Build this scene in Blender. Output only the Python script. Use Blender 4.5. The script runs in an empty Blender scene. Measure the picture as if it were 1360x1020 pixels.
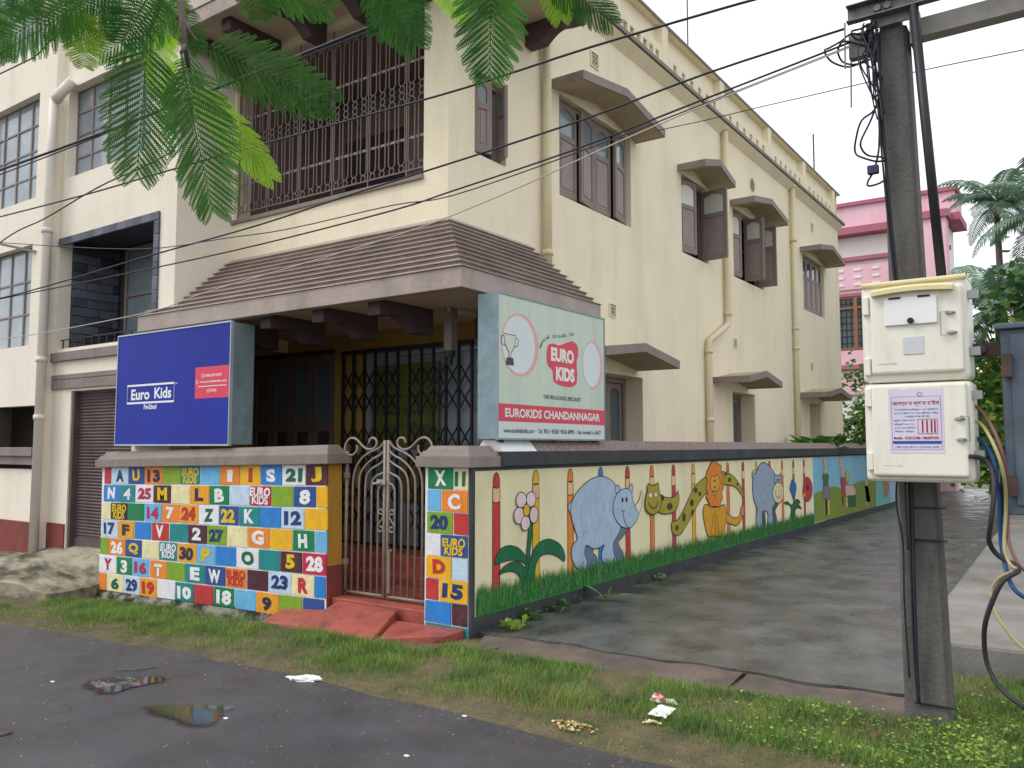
import bpy, bmesh, math, random
from mathutils import Vector, Matrix, noise
from mathutils.geometry import tessellate_polygon
R = math.radians
rnd = random.Random(7)
scene = bpy.context.scene
COL = scene.collection

# ---------------------------------------------------------------- camera
FPX, CAM_H = 1100.0, 1.55
PITCH = math.atan(82/FPX)
AZ = math.atan(775*math.cos(PITCH)/FPX)
cam_data = bpy.data.cameras.new('camera')
cam_data.sensor_width = 36.0
cam_data.lens = 36.0*FPX/1360.0
cam_data.clip_start, cam_data.clip_end = 0.05, 2000
cam = bpy.data.objects.new('camera', cam_data)
COL.objects.link(cam)
cam.location = (0, 0, CAM_H)
cam.rotation_euler = (R(90)+PITCH, 0, AZ)
scene.camera = cam

# ---------------------------------------------------------------- sky, sun, exposure (overcast noon)
SUN_AZ, SUN_EL = R(-48), R(52)        # light comes from the front-left, over the road
world = bpy.data.worlds.new('World'); scene.world = world; world.use_nodes = True
nt = world.node_tree; nt.nodes.clear()
wout = nt.nodes.new('ShaderNodeOutputWorld'); wbg = nt.nodes.new('ShaderNodeBackground')
sky = nt.nodes.new('ShaderNodeTexSky'); sky.sky_type = 'NISHITA'; sky.sun_disc = False
sky.sun_elevation = SUN_EL; sky.sun_rotation = R(180)+R(48)
sky.air_density = 1.0; sky.dust_density = 6.0; sky.ozone_density = 1.0
cloud = nt.nodes.new('ShaderNodeMixRGB'); cloud.inputs[0].default_value = 0.86
cloud.inputs[2].default_value = (12.6, 12.9, 13.5, 1)      # even layer of cloud over the sky
nt.links.new(sky.outputs[0], cloud.inputs[1])
nt.links.new(cloud.outputs[0], wbg.inputs[0]); wbg.inputs[1].default_value = 0.1
nt.links.new(wbg.outputs[0], wout.inputs[0])
sun_data = bpy.data.lights.new('sun', 'SUN'); sun_data.energy = 1.25; sun_data.angle = R(25); sun_data.color = (1.0, 0.96, 0.9)
sun = bpy.data.objects.new('sun', sun_data); COL.objects.link(sun)
sdir = Vector((math.sin(SUN_AZ)*math.cos(SUN_EL), -math.cos(SUN_AZ)*math.cos(SUN_EL), math.sin(SUN_EL)))
sun.rotation_euler = sdir.to_track_quat('Z', 'Y').to_euler(); sun.location = (-4, -4, 12)
scene.view_settings.view_transform = 'Standard'; scene.view_settings.look = 'None'
scene.view_settings.gamma = 1.0; scene.view_settings.exposure = 0.12; scene.view_settings.use_curve_mapping = False
scene.cycles.max_bounces = 6; scene.cycles.transparent_max_bounces = 12

# ---------------------------------------------------------------- positions from image pixels: sight line of the photograph on a real plane
_fw = Vector((-math.sin(AZ)*math.cos(PITCH), math.cos(AZ)*math.cos(PITCH), math.sin(PITCH)))
_rt = Vector((math.cos(AZ), math.sin(AZ), 0)); _up = _rt.cross(_fw); _C = Vector((0, 0, CAM_H))
def ray(u, v): return _fw + _rt*((u-680)/FPX) - _up*((v-510)/FPX)
def onx(u, v, c): d = ray(u, v); return _C + d*(c/d.x)
def ony(u, v, c): d = ray(u, v); return _C + d*(c/d.y)
def onz(u, v, c): d = ray(u, v); return _C + d*((c-CAM_H)/d.z)

# ---------------------------------------------------------------- materials
def lin(hexs, k=1.0):
    out = []
    for i in (0, 2, 4):
        c = int(hexs[i:i+2], 16)/255
        out.append(min(0.9, k*(c/12.92 if c <= 0.04045 else ((c+0.055)/1.055)**2.4)))
    return tuple(out)
MATS = {}
def mat(name, col, rough=0.8, var=0.12, scale=3.0, col2=None, stretch=(1, 1, 1), bump=0.0, bscale=40.0, metal=0.0,
        spec=0.3, trans=0.0, contrast=None, rough2=None, fine=0.0, stain=None, stain_amt=0.0, stain_scale=1.5, stain_stretch=(1, 1, 0.2)):
    """Principled material: two tones mixed by noise in object space, a finer grain, stains, bump."""
    if name in MATS: return MATS[name]
    m = bpy.data.materials.new(name); m.use_nodes = True; n = m.node_tree.nodes; l = m.node_tree.links
    b = n['Principled BSDF']
    b.inputs['Roughness'].default_value = rough; b.inputs['Metallic'].default_value = metal
    b.inputs['Specular IOR Level'].default_value = spec
    if trans: b.inputs['Transmission Weight'].default_value = trans
    if isinstance(col, str): col = lin(col)
    if isinstance(col2, str): col2 = lin(col2)
    if col2 is None: col2 = tuple(c*(1-var) for c in col); col = tuple(min(0.9, c*(1+var*0.5)) for c in col)
    tc = n.new('ShaderNodeNewGeometry')
    mp = n.new('ShaderNodeMapping'); mp.inputs['Scale'].default_value = stretch; l.new(tc.outputs['Position'], mp.inputs['Vector'])
    no = n.new('ShaderNodeTexNoise'); no.inputs['Scale'].default_value = scale; no.inputs['Detail'].default_value = 6; no.inputs['Roughness'].default_value = 0.62
    l.new(mp.outputs[0], no.inputs['Vector'])
    rp = n.new('ShaderNodeValToRGB'); lo, hi = contrast or (0.32, 0.68)
    rp.color_ramp.elements[0].position = lo; rp.color_ramp.elements[1].position = hi
    rp.color_ramp.elements[0].color = (*col2, 1); rp.color_ramp.elements[1].color = (*col, 1)
    l.new(no.outputs[0], rp.inputs[0]); cur = rp.outputs[0]
    if fine:
        nf = n.new('ShaderNodeTexNoise'); nf.inputs['Scale'].default_value = 130; nf.inputs['Detail'].default_value = 3; l.new(tc.outputs['Position'], nf.inputs['Vector'])
        mr = n.new('ShaderNodeMapRange'); mr.inputs[1].default_value = 0.3; mr.inputs[2].default_value = 0.7; mr.inputs[3].default_value = 1-fine; mr.inputs[4].default_value = 1+fine
        l.new(nf.outputs[0], mr.inputs[0])
        vm = n.new('ShaderNodeVectorMath'); vm.operation = 'SCALE'; l.new(cur, vm.inputs[0]); l.new(mr.outputs[0], vm.inputs['Scale']); cur = vm.outputs[0]
    if stain:
        ms = n.new('ShaderNodeMapping'); ms.inputs['Scale'].default_value = stain_stretch; l.new(tc.outputs['Position'], ms.inputs['Vector'])
        ns = n.new('ShaderNodeTexNoise'); ns.inputs['Scale'].default_value = stain_scale; ns.inputs['Detail'].default_value = 8; ns.inputs['Roughness'].default_value = 0.7
        l.new(ms.outputs[0], ns.inputs['Vector'])
        rs = n.new('ShaderNodeValToRGB'); rs.color_ramp.elements[0].position = 0.5; rs.color_ramp.elements[1].position = 0.75
        l.new(ns.outputs[0], rs.inputs[0])
        mu = n.new('ShaderNodeMath'); mu.operation = 'MULTIPLY'; mu.inputs[1].default_value = stain_amt; l.new(rs.outputs[0], mu.inputs[0])
        mx = n.new('ShaderNodeMixRGB'); mx.inputs[2].default_value = (*(lin(stain) if isinstance(stain, str) else stain), 1)
        l.new(mu.outputs[0], mx.inputs[0]); l.new(cur, mx.inputs[1]); cur = mx.outputs[0]
    l.new(cur, b.inputs['Base Color'])
    if rough2 is not None:
        mr2 = n.new('ShaderNodeMapRange'); mr2.inputs[1].default_value = lo; mr2.inputs[2].default_value = hi; mr2.inputs[3].default_value = rough2; mr2.inputs[4].default_value = rough
        l.new(no.outputs[0], mr2.inputs[0]); l.new(mr2.outputs[0], b.inputs['Roughness'])
    if bump:
        nb = n.new('ShaderNodeTexNoise'); nb.inputs['Scale'].default_value = bscale; nb.inputs['Detail'].default_value = 5; l.new(tc.outputs['Position'], nb.inputs['Vector'])
        bp = n.new('ShaderNodeBump'); bp.inputs['Strength'].default_value = bump; bp.inputs['Distance'].default_value = 0.02
        l.new(nb.outputs[0], bp.inputs['Height']); l.new(bp.outputs[0], b.inputs['Normal'])
    MATS[name] = m
    return m
def paint(hexs, k=1.0, rough=0.55):
    return mat('paint_'+hexs+('' if k == 1 else '_%d' % (k*100)), lin(hexs, k), rough, var=0.15, scale=11, stretch=(1.4, 1.4, .8), fine=0.06, bump=0.22, bscale=45, stain='7c766a', stain_amt=0.26, stain_scale=7.0, stain_stretch=(1, 1, 1))
def flat(hexs, k=1.0, rough=0.4):
    return mat('print_'+hexs, lin(hexs, k), rough, var=0.05, scale=2)
CREAM = mat('cream_plaster', lin('eee3c8'), 0.85, var=0.05, scale=1.2, bump=0.22, bscale=26, fine=0.025, stain='a39676', stain_amt=0.26, stain_scale=1.1, stain_stretch=(1.6, 1.6, 0.22))
PALE = mat('pale_plaster', lin('efe6d6'), 0.85, var=0.05, scale=1.2, bump=0.2, bscale=26, fine=0.02, stain='b0a794', stain_amt=0.22, stain_scale=1.2, stain_stretch=(1.8, 1.8, 0.25))
BROWN = mat('brown_trim_paint', lin('8e827c'), 0.7, var=0.14, scale=4, bump=0.2, bscale=40, fine=0.05, stain='55494a', stain_amt=0.5, stain_scale=2.2)
ROOF = mat('brown_roof_paint', lin('aea098'), 0.75, var=0.16, scale=3, bump=0.25, bscale=40, fine=0.06, stain='6f6060', stain_amt=0.5, stain_scale=1.8, stain_stretch=(1, 1, 0.6))
WOOD = mat('brown_painted_wood', lin('8a7d77'), 0.55, var=0.12, scale=5, stretch=(1, 1, 0.25), bump=0.1, bscale=60, fine=0.04)
WOODL = mat('pale_brown_panel', lin('988884'), 0.55, var=0.1, scale=5, fine=0.04)
DARKWOOD = mat('dark_brown_wood', lin('463b3a'), 0.6, var=0.2, scale=4, fine=0.05)
GLASS = mat('window_glass', lin('7d8a90'), 0.12, var=0.25, scale=1.5, spec=0.6)
CORB = mat('shaded_brown_corbel', lin('5a4a4e'), 0.7, var=0.15, scale=4, bump=0.15)  # brown trim darkened: the shade under the eaves is put into this colour
GLASSD = mat('dark_window_glass', lin('56636c'), 0.1, var=0.3, scale=1.2, spec=0.6)
LITGLASS = mat('lit_pane', lin('d6d6cc'), 0.35, var=0.06)  # clear glass made pale: light on the open leaves is put into its colour
BLACKM = mat('black_metal', lin('26262c'), 0.5, var=0.2, scale=20, spec=0.4)
GREYM = mat('galvanised_sheet', lin('8b9ea6'), 0.5, var=0.18, scale=9, metal=0.25, fine=0.05, stain='5e6c70', stain_amt=0.5, stain_scale=3)
GATEM = mat('brown_gate_enamel', lin('958a7e'), 0.45, var=0.12, scale=25, spec=0.4, stain='6b4a38', stain_amt=0.5, stain_scale=12, stain_stretch=(1, 1, 1))
YELLOW = mat('ochre_wall_paint', lin('b98d3a'), 0.75, var=0.12, scale=2, bump=0.15, stain='8a6a30', stain_amt=0.4)
REDF = mat('red_oxide_floor', lin('a85a4e'), 0.5, var=0.25, scale=4, bump=0.25, bscale=30, fine=0.08, stain='5c3a32', stain_amt=0.85, stain_scale=5, stain_stretch=(1, 1, 1))
REDP = mat('red_oxide_plinth', lin('86463f'), 0.75, var=0.2, scale=3, bump=0.2, stain='4c3330', stain_amt=0.5)
BLACKP = mat('black_band_paint', lin('3a3d42'), 0.6, var=0.25, scale=4, bump=0.15, fine=0.08, stain='5a5c58', stain_amt=0.5, stain_scale=2.5, stain_stretch=(1, 1, 1))
CABLE = mat('black_cable', lin('2a2a34'), 0.5, var=0.1)
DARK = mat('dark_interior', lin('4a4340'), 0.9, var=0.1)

# ---------------------------------------------------------------- mesh helpers
class G:
    def __init__(s): s.v = []; s.f = []; s.m = []
    def add(s, vs, fs, m=0):
        o = len(s.v); s.v += [tuple(p) for p in vs]; s.f += [tuple(i+o for i in f) for f in fs]; s.m += [m]*len(fs); return s
    def box(s, x0, x1, y0, y1, z0, z1, m=0):
        if x0 > x1: x0, x1 = x1, x0
        if y0 > y1: y0, y1 = y1, y0
        if z0 > z1: z0, z1 = z1, z0
        return s.add([(x0, y0, z0), (x1, y0, z0), (x1, y1, z0), (x0, y1, z0), (x0, y0, z1), (x1, y0, z1), (x1, y1, z1), (x0, y1, z1)],
              [(0, 3, 2, 1), (4, 5, 6, 7), (0, 1, 5, 4), (1, 2, 6, 5), (2, 3, 7, 6), (3, 0, 4, 7)], m)
    def quad(s, a, b, c, d, m=0): return s.add([a, b, c, d], [(0, 1, 2, 3)], m)
    def prism(s, la, lb, m=0):
        n = len(la); vs = list(la)+list(lb)
        return s.add(vs, [tuple(range(n))[::-1], tuple(range(n, 2*n))]+[(i, (i+1) % n, n+(i+1) % n, n+i) for i in range(n)], m)
    def tube(s, pts, r, n=6, m=0, caps=True):
        P = [Vector(p) for p in pts]; rr = r if isinstance(r, (list, tuple)) else [r]*len(P)
        vs = []; prev = None
        for i, p in enumerate(P):
            t = (P[min(i+1, len(P)-1)]-P[max(i-1, 0)]).normalized()
            if prev is None:
                a = Vector((0, 0, 1)) if abs(t.z) < 0.9 else Vector((1, 0, 0)); u = t.cross(a).normalized()
            else:
                u = (prev-t*prev.dot(t)); u = u.normalized() if u.length > 1e-6 else t.orthogonal().normalized()
            prev = u; w = t.cross(u)
            for k in range(n):
                an = 2*math.pi*(k+0.5)/n; vs.append(p+(u*math.cos(an)+w*math.sin(an))*rr[i])
        fs = [(i*n+k, i*n+(k+1) % n, (i+1)*n+(k+1) % n, (i+1)*n+k) for i in range(len(P)-1) for k in range(n)]
        if caps: fs += [tuple(range(n))[::-1], tuple(range((len(P)-1)*n, len(P)*n))]
        return s.add(vs, fs, m)
    def bar(s, a, b, w, h=None, m=0): return s.tube([a, b], w*0.7071, 4, m)
    def mesh(s, name, mats, smooth=False):
        me = bpy.data.meshes.new(name); me.from_pydata(s.v, [], s.f)
        for k in (mats if isinstance(mats, (list, tuple)) else [mats]): me.materials.append(k)
        me.polygons.foreach_set('material_index', s.m)
        if smooth: me.polygons.foreach_set('use_smooth', [True]*len(s.f))
        me.update(); return me
    def build(s, name, mats, parent=None, local=False, smooth=False, bevel=0.0, fix=True):
        me = s.mesh(name, mats, smooth)
        if fix:
            bm = bmesh.new(); bm.from_mesh(me); bmesh.ops.recalc_face_normals(bm, faces=bm.faces); bm.to_mesh(me); bm.free()
        return link(name, me, parent, local, bevel)
def link(name, me, parent=None, local=False, bevel=0.0):
    o = bpy.data.objects.new(name, me); COL.objects.link(o)
    if parent is not None:
        o.parent = parent
        if not local and parent.type == 'EMPTY': o.matrix_parent_inverse = Matrix.Translation(-Vector(parent.location))
    if bevel:
        b = o.modifiers.new('bevel', 'BEVEL'); b.width = bevel; b.segments = 2; b.limit_method = 'ANGLE'
    return o
def tag(o, label=None, cat=None, group=None, kind=None):
    if label: o['label'] = label
    if cat: o['category'] = cat
    if group: o['group'] = group
    if kind: o['kind'] = kind
    return o
def thing(name, loc, label, cat, group=None, rot=None):
    o = bpy.data.objects.new(name, None); COL.objects.link(o); o.location = loc; o.empty_display_size = 0.2
    if rot: o.rotation_euler = rot
    return tag(o, label, cat, group)
def scale_about_camera(root, k=1.0613):
    """the two houses and what is fixed to them are scaled about the camera, so that they stand behind the boundary wall"""
    root.scale = (k, k, k); l = root.location; root.location = (l.x*k, l.y*k, l.z*k-0.095)  # the z offset makes the camera position the centre of the scaling
def smoothcurve(pts, n=6, closed=False):
    """Catmull-Rom through points"""
    P = [Vector(p) for p in pts]; N = len(P); out = []
    rng = range(N) if closed else range(N-1)
    for i in rng:
        p0 = P[(i-1) % N] if closed or i > 0 else P[0]; p1 = P[i]; p2 = P[(i+1) % N]; p3 = P[(i+2) % N] if closed or i+2 < N else P[-1]
        for k in range(n):
            t = k/n; out.append(0.5*((2*p1)+(p2-p0)*t+(2*p0-5*p1+4*p2-p3)*t*t+(3*p1-p0-3*p2+p3)*t**3))
    if not closed: out.append(P[-1])
    return out
_txt = {}
def text_mesh(body, bold=0.0, spacing=1.0, line=0.9, shear=0.0):
    """flat lettering outline (built-in font) -> (verts, faces) with lower-left at 0,0 and its size"""
    key = (body, bold, spacing, line, shear)
    if key not in _txt:
        c = bpy.data.curves.new('lettering', 'FONT'); c.body = body; c.offset = bold; c.resolution_u = 3; c.space_character = spacing; c.space_line = line; c.align_x = 'CENTER'; c.shear = shear
        o = bpy.data.objects.new('lettering', c); me = bpy.data.meshes.new_from_object(o)
        vs = [v.co.copy() for v in me.vertices]; fs = [tuple(p.vertices) for p in me.polygons]
        x0 = min(v.x for v in vs); x1 = max(v.x for v in vs); y0 = min(v.y for v in vs); y1 = max(v.y for v in vs)
        _txt[key] = ([(v.x-x0, v.y-y0) for v in vs], fs, x1-x0, y1-y0)
        bpy.data.objects.remove(o); bpy.data.curves.remove(c); bpy.data.meshes.remove(me)
    return _txt[key]
def lettering(g, body, cx, cz, w, h, place, m=0, bold=0.03, keep=False, spacing=1.0, line=0.9, shear=0.0):
    """add text centred at cx,cz filling w x h; place(u, v) -> 3D"""
    vs, fs, tw, th = text_mesh(body, bold, spacing, line, shear)
    sx, sz = w/tw, h/th
    if keep: sx = sz = min(sx, sz)
    g.add([place(cx+(x-tw/2)*sx, cz+(y-th/2)*sz) for x, y in vs], fs, m)
def poly2(g, pts, place, m=0):
    P = [Vector((p[0], p[1], 0)) for p in pts]
    g.add([place(p[0], p[1]) for p in pts], [tuple(t) for t in tessellate_polygon([P])], m)
def stroke2(g, pts, w, place, m=0, closed=True):
    P = [Vector((p[0], p[1])) for p in pts]; n = len(P); L = []; Rr = []
    for i in range(n):
        a = P[(i-1) % n] if closed or i else P[0]; b = P[(i+1) % n] if closed or i < n-1 else P[-1]
        t = (b-a); t = t.normalized() if t.length > 1e-9 else Vector((1, 0)); q = Vector((-t.y, t.x))*w/2
        L.append(P[i]+q); Rr.append(P[i]-q)
    o = [place(*p) for p in L]+[place(*p) for p in Rr]
    g.add(o, [(i, (i+1) % n, n+(i+1) % n, n+i) for i in range(n if closed else n-1)], m)
def wall_holes(g, axis, c, depth, u0, u1, z0, z1, holes, m=0, mr=None):
    """flat wall face at plane axis=c spanning u (the other horizontal axis) and z, with rectangular holes whose reveals go to c+depth"""
    us = sorted({u0, u1, *[h[0] for h in holes], *[h[1] for h in holes]}); zs = sorted({z0, z1, *[h[2] for h in holes], *[h[3] for h in holes]})
    P = (lambda u, z, d=0: (c+d, u, z)) if axis == 'x' else (lambda u, z, d=0: (u, c+d, z))
    for i in range(len(us)-1):
        for j in range(len(zs)-1):
            um, zm = (us[i]+us[i+1])/2, (zs[j]+zs[j+1])/2
            if us[i] < u0 or us[i+1] > u1 or zs[j] < z0 or zs[j+1] > z1: continue
            if any(h[0] < um < h[1] and h[2] < zm < h[3] for h in holes): continue
            g.quad(P(us[i], zs[j]), P(us[i+1], zs[j]), P(us[i+1], zs[j+1]), P(us[i], zs[j+1]), m)
    for a, b, p, q in holes:
        k = m if mr is None else mr
        g.quad(P(a, p), P(b, p), P(b, p, depth), P(a, p, depth), k); g.quad(P(a, q), P(b, q), P(b, q, depth), P(a, q, depth), k)
        g.quad(P(a, p), P(a, q), P(a, q, depth), P(a, p, depth), k); g.quad(P(b, p), P(b, q), P(b, q, depth), P(b, p, depth), k)

# ================================================================= THE SETTING
WX, WY = -4.126, 5.301            # outer corner of the compound wall
XB, YB, YE = -4.9, 5.925, 20.7    # school building: side wall plane, front plane, far end
XL, YL = -8.164, 5.2              # neighbouring house: its right side, its front
def slope(x):                      # the street falls away to the left
    return -0.046*max(0.0, min(6.0, -5.3-x))
ASPH = mat('wet_asphalt', lin('555357'), 0.6, col2=lin('38383d'), scale=2.0, contrast=(0.3, 0.7), bump=0.55, bscale=240, fine=0.5, rough2=0.32, spec=0.4, stain='5e5248', stain_amt=0.5, stain_scale=1.1, stain_stretch=(1, 1.6, 1))
SOIL = mat('verge_soil', lin('75664e'), 0.95, col2=lin('4d5234'), scale=5, bump=0.9, bscale=60, fine=0.4)
CONC = mat('wet_lane_concrete', lin('696965'), 0.5, col2=lin('363735'), scale=2.4, stretch=(1.0, 0.8, 1), bump=0.25, bscale=70, fine=0.12, rough2=0.14, spec=0.5, stain='554f40', stain_amt=0.7, stain_scale=1.2, stain_stretch=(1, 0.7, 1))
CONC2 = mat('pale_platform_concrete', lin('98958f'), 0.75, col2=lin('77746d'), scale=1.5, bump=0.25, bscale=60, fine=0.1, stain='5e5a52', stain_amt=0.6, stain_scale=1.0, stain_stretch=(1, 1, 1))
BRICKY = mat('worn_red_apron', lin('75665e'), 0.85, col2=lin('524b46'), scale=3.5, bump=0.5, bscale=50, fine=0.2, stain='5a6040', stain_amt=0.5, stain_scale=2, stain_stretch=(1, 1, 1))
MOSSY = mat('mossy_concrete', lin('a39c88'), 0.9, col2=lin('4d4b3e'), scale=2.6, contrast=(0.4, 0.6), stretch=(0.6, 1.6, 1), bump=0.6, bscale=40, fine=0.15, stain='2f3024', stain_amt=0.7, stain_scale=2.2, stain_stretch=(0.6, 1.4, 1))
EARTH = mat('far_ground', lin('6c6a52'), 0.95, col2=lin('585c40'), scale=0.2)

def sheet(name, x0, x1, y0, y1, zf, m, nx=40, ny=12, kind='structure'):
    g = G(); vs = []
    for j in range(ny+1):
        for i in range(nx+1):
            x = x0+(x1-x0)*i/nx; y = y0+(y1-y0)*j/ny; vs.append((x, y, zf(x, y)))
    g.add(vs, [(j*(nx+1)+i, j*(nx+1)+i+1, (j+1)*(nx+1)+i+1, (j+1)*(nx+1)+i) for j in range(ny) for i in range(nx)])
    return tag(g.build(name, m, smooth=True), kind=kind)
gg = G(); gg.quad((-600, -600, -0.42), (600, -600, -0.42), (600, 900, -0.42), (-600, 900, -0.42))
tag(gg.build('ground', EARTH), kind='structure')
sheet('road', -45, 40, -4.2, 3.86, lambda x, y: slope(x)+0.0, ASPH, 170, 30)
def verge_z(x, y):
    t = max(0, min(1, (y-3.7)/0.25))
    return slope(x)-0.02+0.035*t+0.012*noise.noise((x*2.2, y*2.2, 0))-0.16*max(0, min(1, (y-4.92)/0.22))*(1 if x < -5.9 else 0)
sheet('verge', -45, 40, 3.62, 6.4, verge_z, SOIL, 340, 22)
# lane beside the mural wall, its broken near edge, the worn apron strip, the pale platform
g = G(); N = 40
def lane_edge(x): return 5.42+0.10*(x+4.1)/3+0.03*math.sin(x*5.1)+0.02*math.sin(x*13)
xs = [-4.16+i*(3.2/24) for i in range(25)]
vs = []
for x in xs:
    ye = lane_edge(x)
    for j in range(13):
        y = ye+(24.6-ye)*(j/12)**1.6; vs.append((x, y, 0.058+0.006*noise.noise((x*0.8, y*0.5, 3))))
g.add(vs, [(i*13+j, (i+1)*13+j, (i+1)*13+j+1, i*13+j+1) for i in range(24) for j in range(12)])
for i in range(24): g.quad((xs[i], lane_edge(xs[i]), 0.058), (xs[i+1], lane_edge(xs[i+1]), 0.058), (xs[i+1], lane_edge(xs[i+1]), -0.1), (xs[i], lane_edge(xs[i]), -0.1))
tag(g.build('lane', CONC, smooth=False), kind='structure')
g = G()
for a, b, dz in ((-3.98, -1.98, 0), (-1.95, -0.95, -0.004)):      # two slabs of the worn apron
    la = []; n = 16
    for k in range(n+1):
        x = a+(b-a)*k/n; la.append((x, lane_edge(x)-0.012-0.01*math.sin(x*17), 0.047+dz+0.008*noise.noise((x*3, 0, 0))))
    lb = [(p[0], 5.07+0.14*(p[0]+4)/3+0.05*noise.noise((p[0]*2.4, 5, 1)), 0.012+0.01*noise.noise((p[0]*4, 1, 0))) for p in la]
    vs = la+lb+[(p[0], p[1]-0.01, -0.1) for p in lb]
    g.add(vs, [(k, k+1, n+2+k, n+1+k) for k in range(n)]+[(n+1+k, n+2+k, 2*n+3+k, 2*n+2+k) for k in range(n)])
tag(g.build('apron_strip', BRICKY), kind='structure')
g = G(); g.prism([(-1.12, 6.55, -0.1), (6, 6.9, -0.1), (6, 32, -0.1), (-1.78, 32, -0.1)], [(-1.12, 6.55, 0.19), (6, 6.9, 0.19), (6, 32, 0.19), (-1.78, 32, 0.19)])
tag(g.build('platform', CONC2, bevel=0.03), kind='structure')
g = G(); g.quad((-4.2, 24.5, 0.05), (-1.7, 24.5, 0.05), (-1.7, 33, 0.05), (-4.2, 33, 0.05)); tag(g.build('lane_end', CONC), kind='structure')
# mossy concrete ramp in front of the roller shutter
g = G(); nx, ny = 30, 10; vs = []
for j in range(ny+1):
    for i in range(nx+1):
        x = -13.5+(3.86)*i/nx; t = j/ny; y = 5.68-(0.98+0.10*noise.noise((x*1.5, 0, 2)))*t
        z = 0.30-0.44*t+0.03*noise.noise((x*2, t*3, 1)) - 0.12*max(0, x+10.4)*t
        bl_ = max(0.0, min(1.0, (-9.6-x)/1.1)); sm = max(0.0, min(1.0, (y-5.22)/0.4)); zr = -0.10+0.38*sm*sm*(3-2*sm)+0.02*noise.noise((x*3, y*3, 4)); zl = -0.11+0.40*max(0.0, (y-4.62))/1.05+0.035*noise.noise((x*2.2, y*2.2, 1)); z = zr+(zl-zr)*bl_
        if x < -11.2: z -= 0.12*min(1, (-11.2-x)*0.7)*(1-t)
        vs.append((x, y, z))
g.add(vs, [(j*(nx+1)+i, j*(nx+1)+i+1, (j+1)*(nx+1)+i+1, (j+1)*(nx+1)+i) for j in range(ny) for i in range(nx)])
for i in range(nx):
    a = vs[ny*(nx+1)+i]; b = vs[ny*(nx+1)+i+1]; g.quad(a, b, (b[0], b[1]+0.03, -0.45), (a[0], a[1]+0.03, -0.45))
for j in range(ny):
    a = vs[j*(nx+1)+nx]; b = vs[(j+1)*(nx+1)+nx]; g.quad(a, b, (b[0], b[1], -0.45), (a[0], a[1], -0.45))
tag(g.build('concrete_apron', MOSSY), kind='structure')
# puddles standing in hollows of the road
PUD = mat('puddle_water', lin('443d38'), 0.04, var=0.2, scale=2, spec=0.5)
def _soft_edge(m):        # the water film thins out into the wet asphalt at its rim
    n = m.node_tree.nodes; l = m.node_tree.links; b = n['Principled BSDF']; out = n['Material Output']
    at = n.new('ShaderNodeAttribute'); at.attribute_name = 'film'; ge = n.new('ShaderNodeNewGeometry'); no = n.new('ShaderNodeTexNoise'); no.inputs['Scale'].default_value = 14; no.inputs['Detail'].default_value = 6; l.new(ge.outputs['Position'], no.inputs['Vector'])
    ad = n.new('ShaderNodeMath'); ad.operation = 'ADD'; l.new(at.outputs['Fac'], ad.inputs[0]); l.new(no.outputs[0], ad.inputs[1])
    mr = n.new('ShaderNodeMapRange'); mr.inputs[1].default_value = 0.72; mr.inputs[2].default_value = 1.15; l.new(ad.outputs[0], mr.inputs[0])
    tr = n.new('ShaderNodeBsdfTransparent'); mx = n.new('ShaderNodeMixShader'); l.new(mr.outputs[0], mx.inputs[0]); l.new(tr.outputs[0], mx.inputs[1]); l.new(b.outputs[0], mx.inputs[2]); l.new(mx.outputs[0], out.inputs[0])
_soft_edge(PUD)
def puddle(pts):
    g = G(); P = [onz(u, v, slope(-6)) for u, v in pts]; P = smoothcurve([(p.x, p.y, 0) for p in P], 5, True)
    P = [(p.x+0.02*noise.noise((p.x*9, p.y*9, 0)), p.y+0.02*noise.noise((p.x*9, p.y*9, 5)), slope(p.x)+0.005) for p in P]
    c = sum((Vector(p) for p in P), Vector())/len(P); n = len(P); K = (1.25, 1.0, .8, .55, .25); F = (0, .3, .6, .9, 1)
    for k in K: g.v += [(c.x+(p[0]-c.x)*k, c.y+(p[1]-c.y)*k, p[2]) for p in P]
    g.v.append(tuple(c))
    g.f += [(a*n+i, a*n+(i+1) % n, (a+1)*n+(i+1) % n, (a+1)*n+i) for a in range(4) for i in range(n)]+[(4*n+i, 4*n+(i+1) % n, 5*n) for i in range(n)]; g.m = [0]*len(g.f)
    o = tag(g.build('puddle', PUD), kind='structure'); at = o.data.attributes.new('film', 'FLOAT', 'POINT'); at.data.foreach_set('value', [F[min(4, i//n)] for i in range(5*n+1)])
puddle([(112, 910), (150, 905), (195, 904), (228, 905), (214, 913), (180, 920), (150, 929), (122, 926)])
puddle([(188, 950), (215, 944), (262, 944), (310, 946), (296, 958), (284, 970), (258, 976), (225, 966)])

# ================================================================= COMPOUND WALLS
def frustum(g, x0, x1, y0, y1, z0, z1, ins, m=0):
    g.prism([(x0, y0, z0), (x1, y0, z0), (x1, y1, z0), (x0, y1, z0)], [(x0+ins, y0+ins, z1), (x1-ins, y0+ins, z1), (x1-ins, y1-ins, z1), (x0+ins, y1-ins, z1)], m)
def coping(name, x0, x1, y0, y1, z, parent, local=True):
    g = G(); g.box(x0-.06, x1+.06, y0-.06, y1+.06, z, z+.088)
    frustum(g, x0-.04, x1+.04, y0-.04, y1+.04, z+.088, z+.132, .024)
    frustum(g, x0-.002, x1+.002, y0-.002, y1+.002, z+.132, z+.176, .03)
    return g.build(name, BROWN, parent, local, bevel=.004)
PC = dict(r='c23a3c', lb='c3dcf0', nv='2e5296', o='ee8a34', lm='84ab2c', tl='1f8a8c', sk='6fb9e4', y='f2b81e', b='2f83d2', w='eceaf4', mr='532b38', cr='ece2ae', g='0f8350', c='c02c50', oy='efa52c', dk='3d3436')
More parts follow.
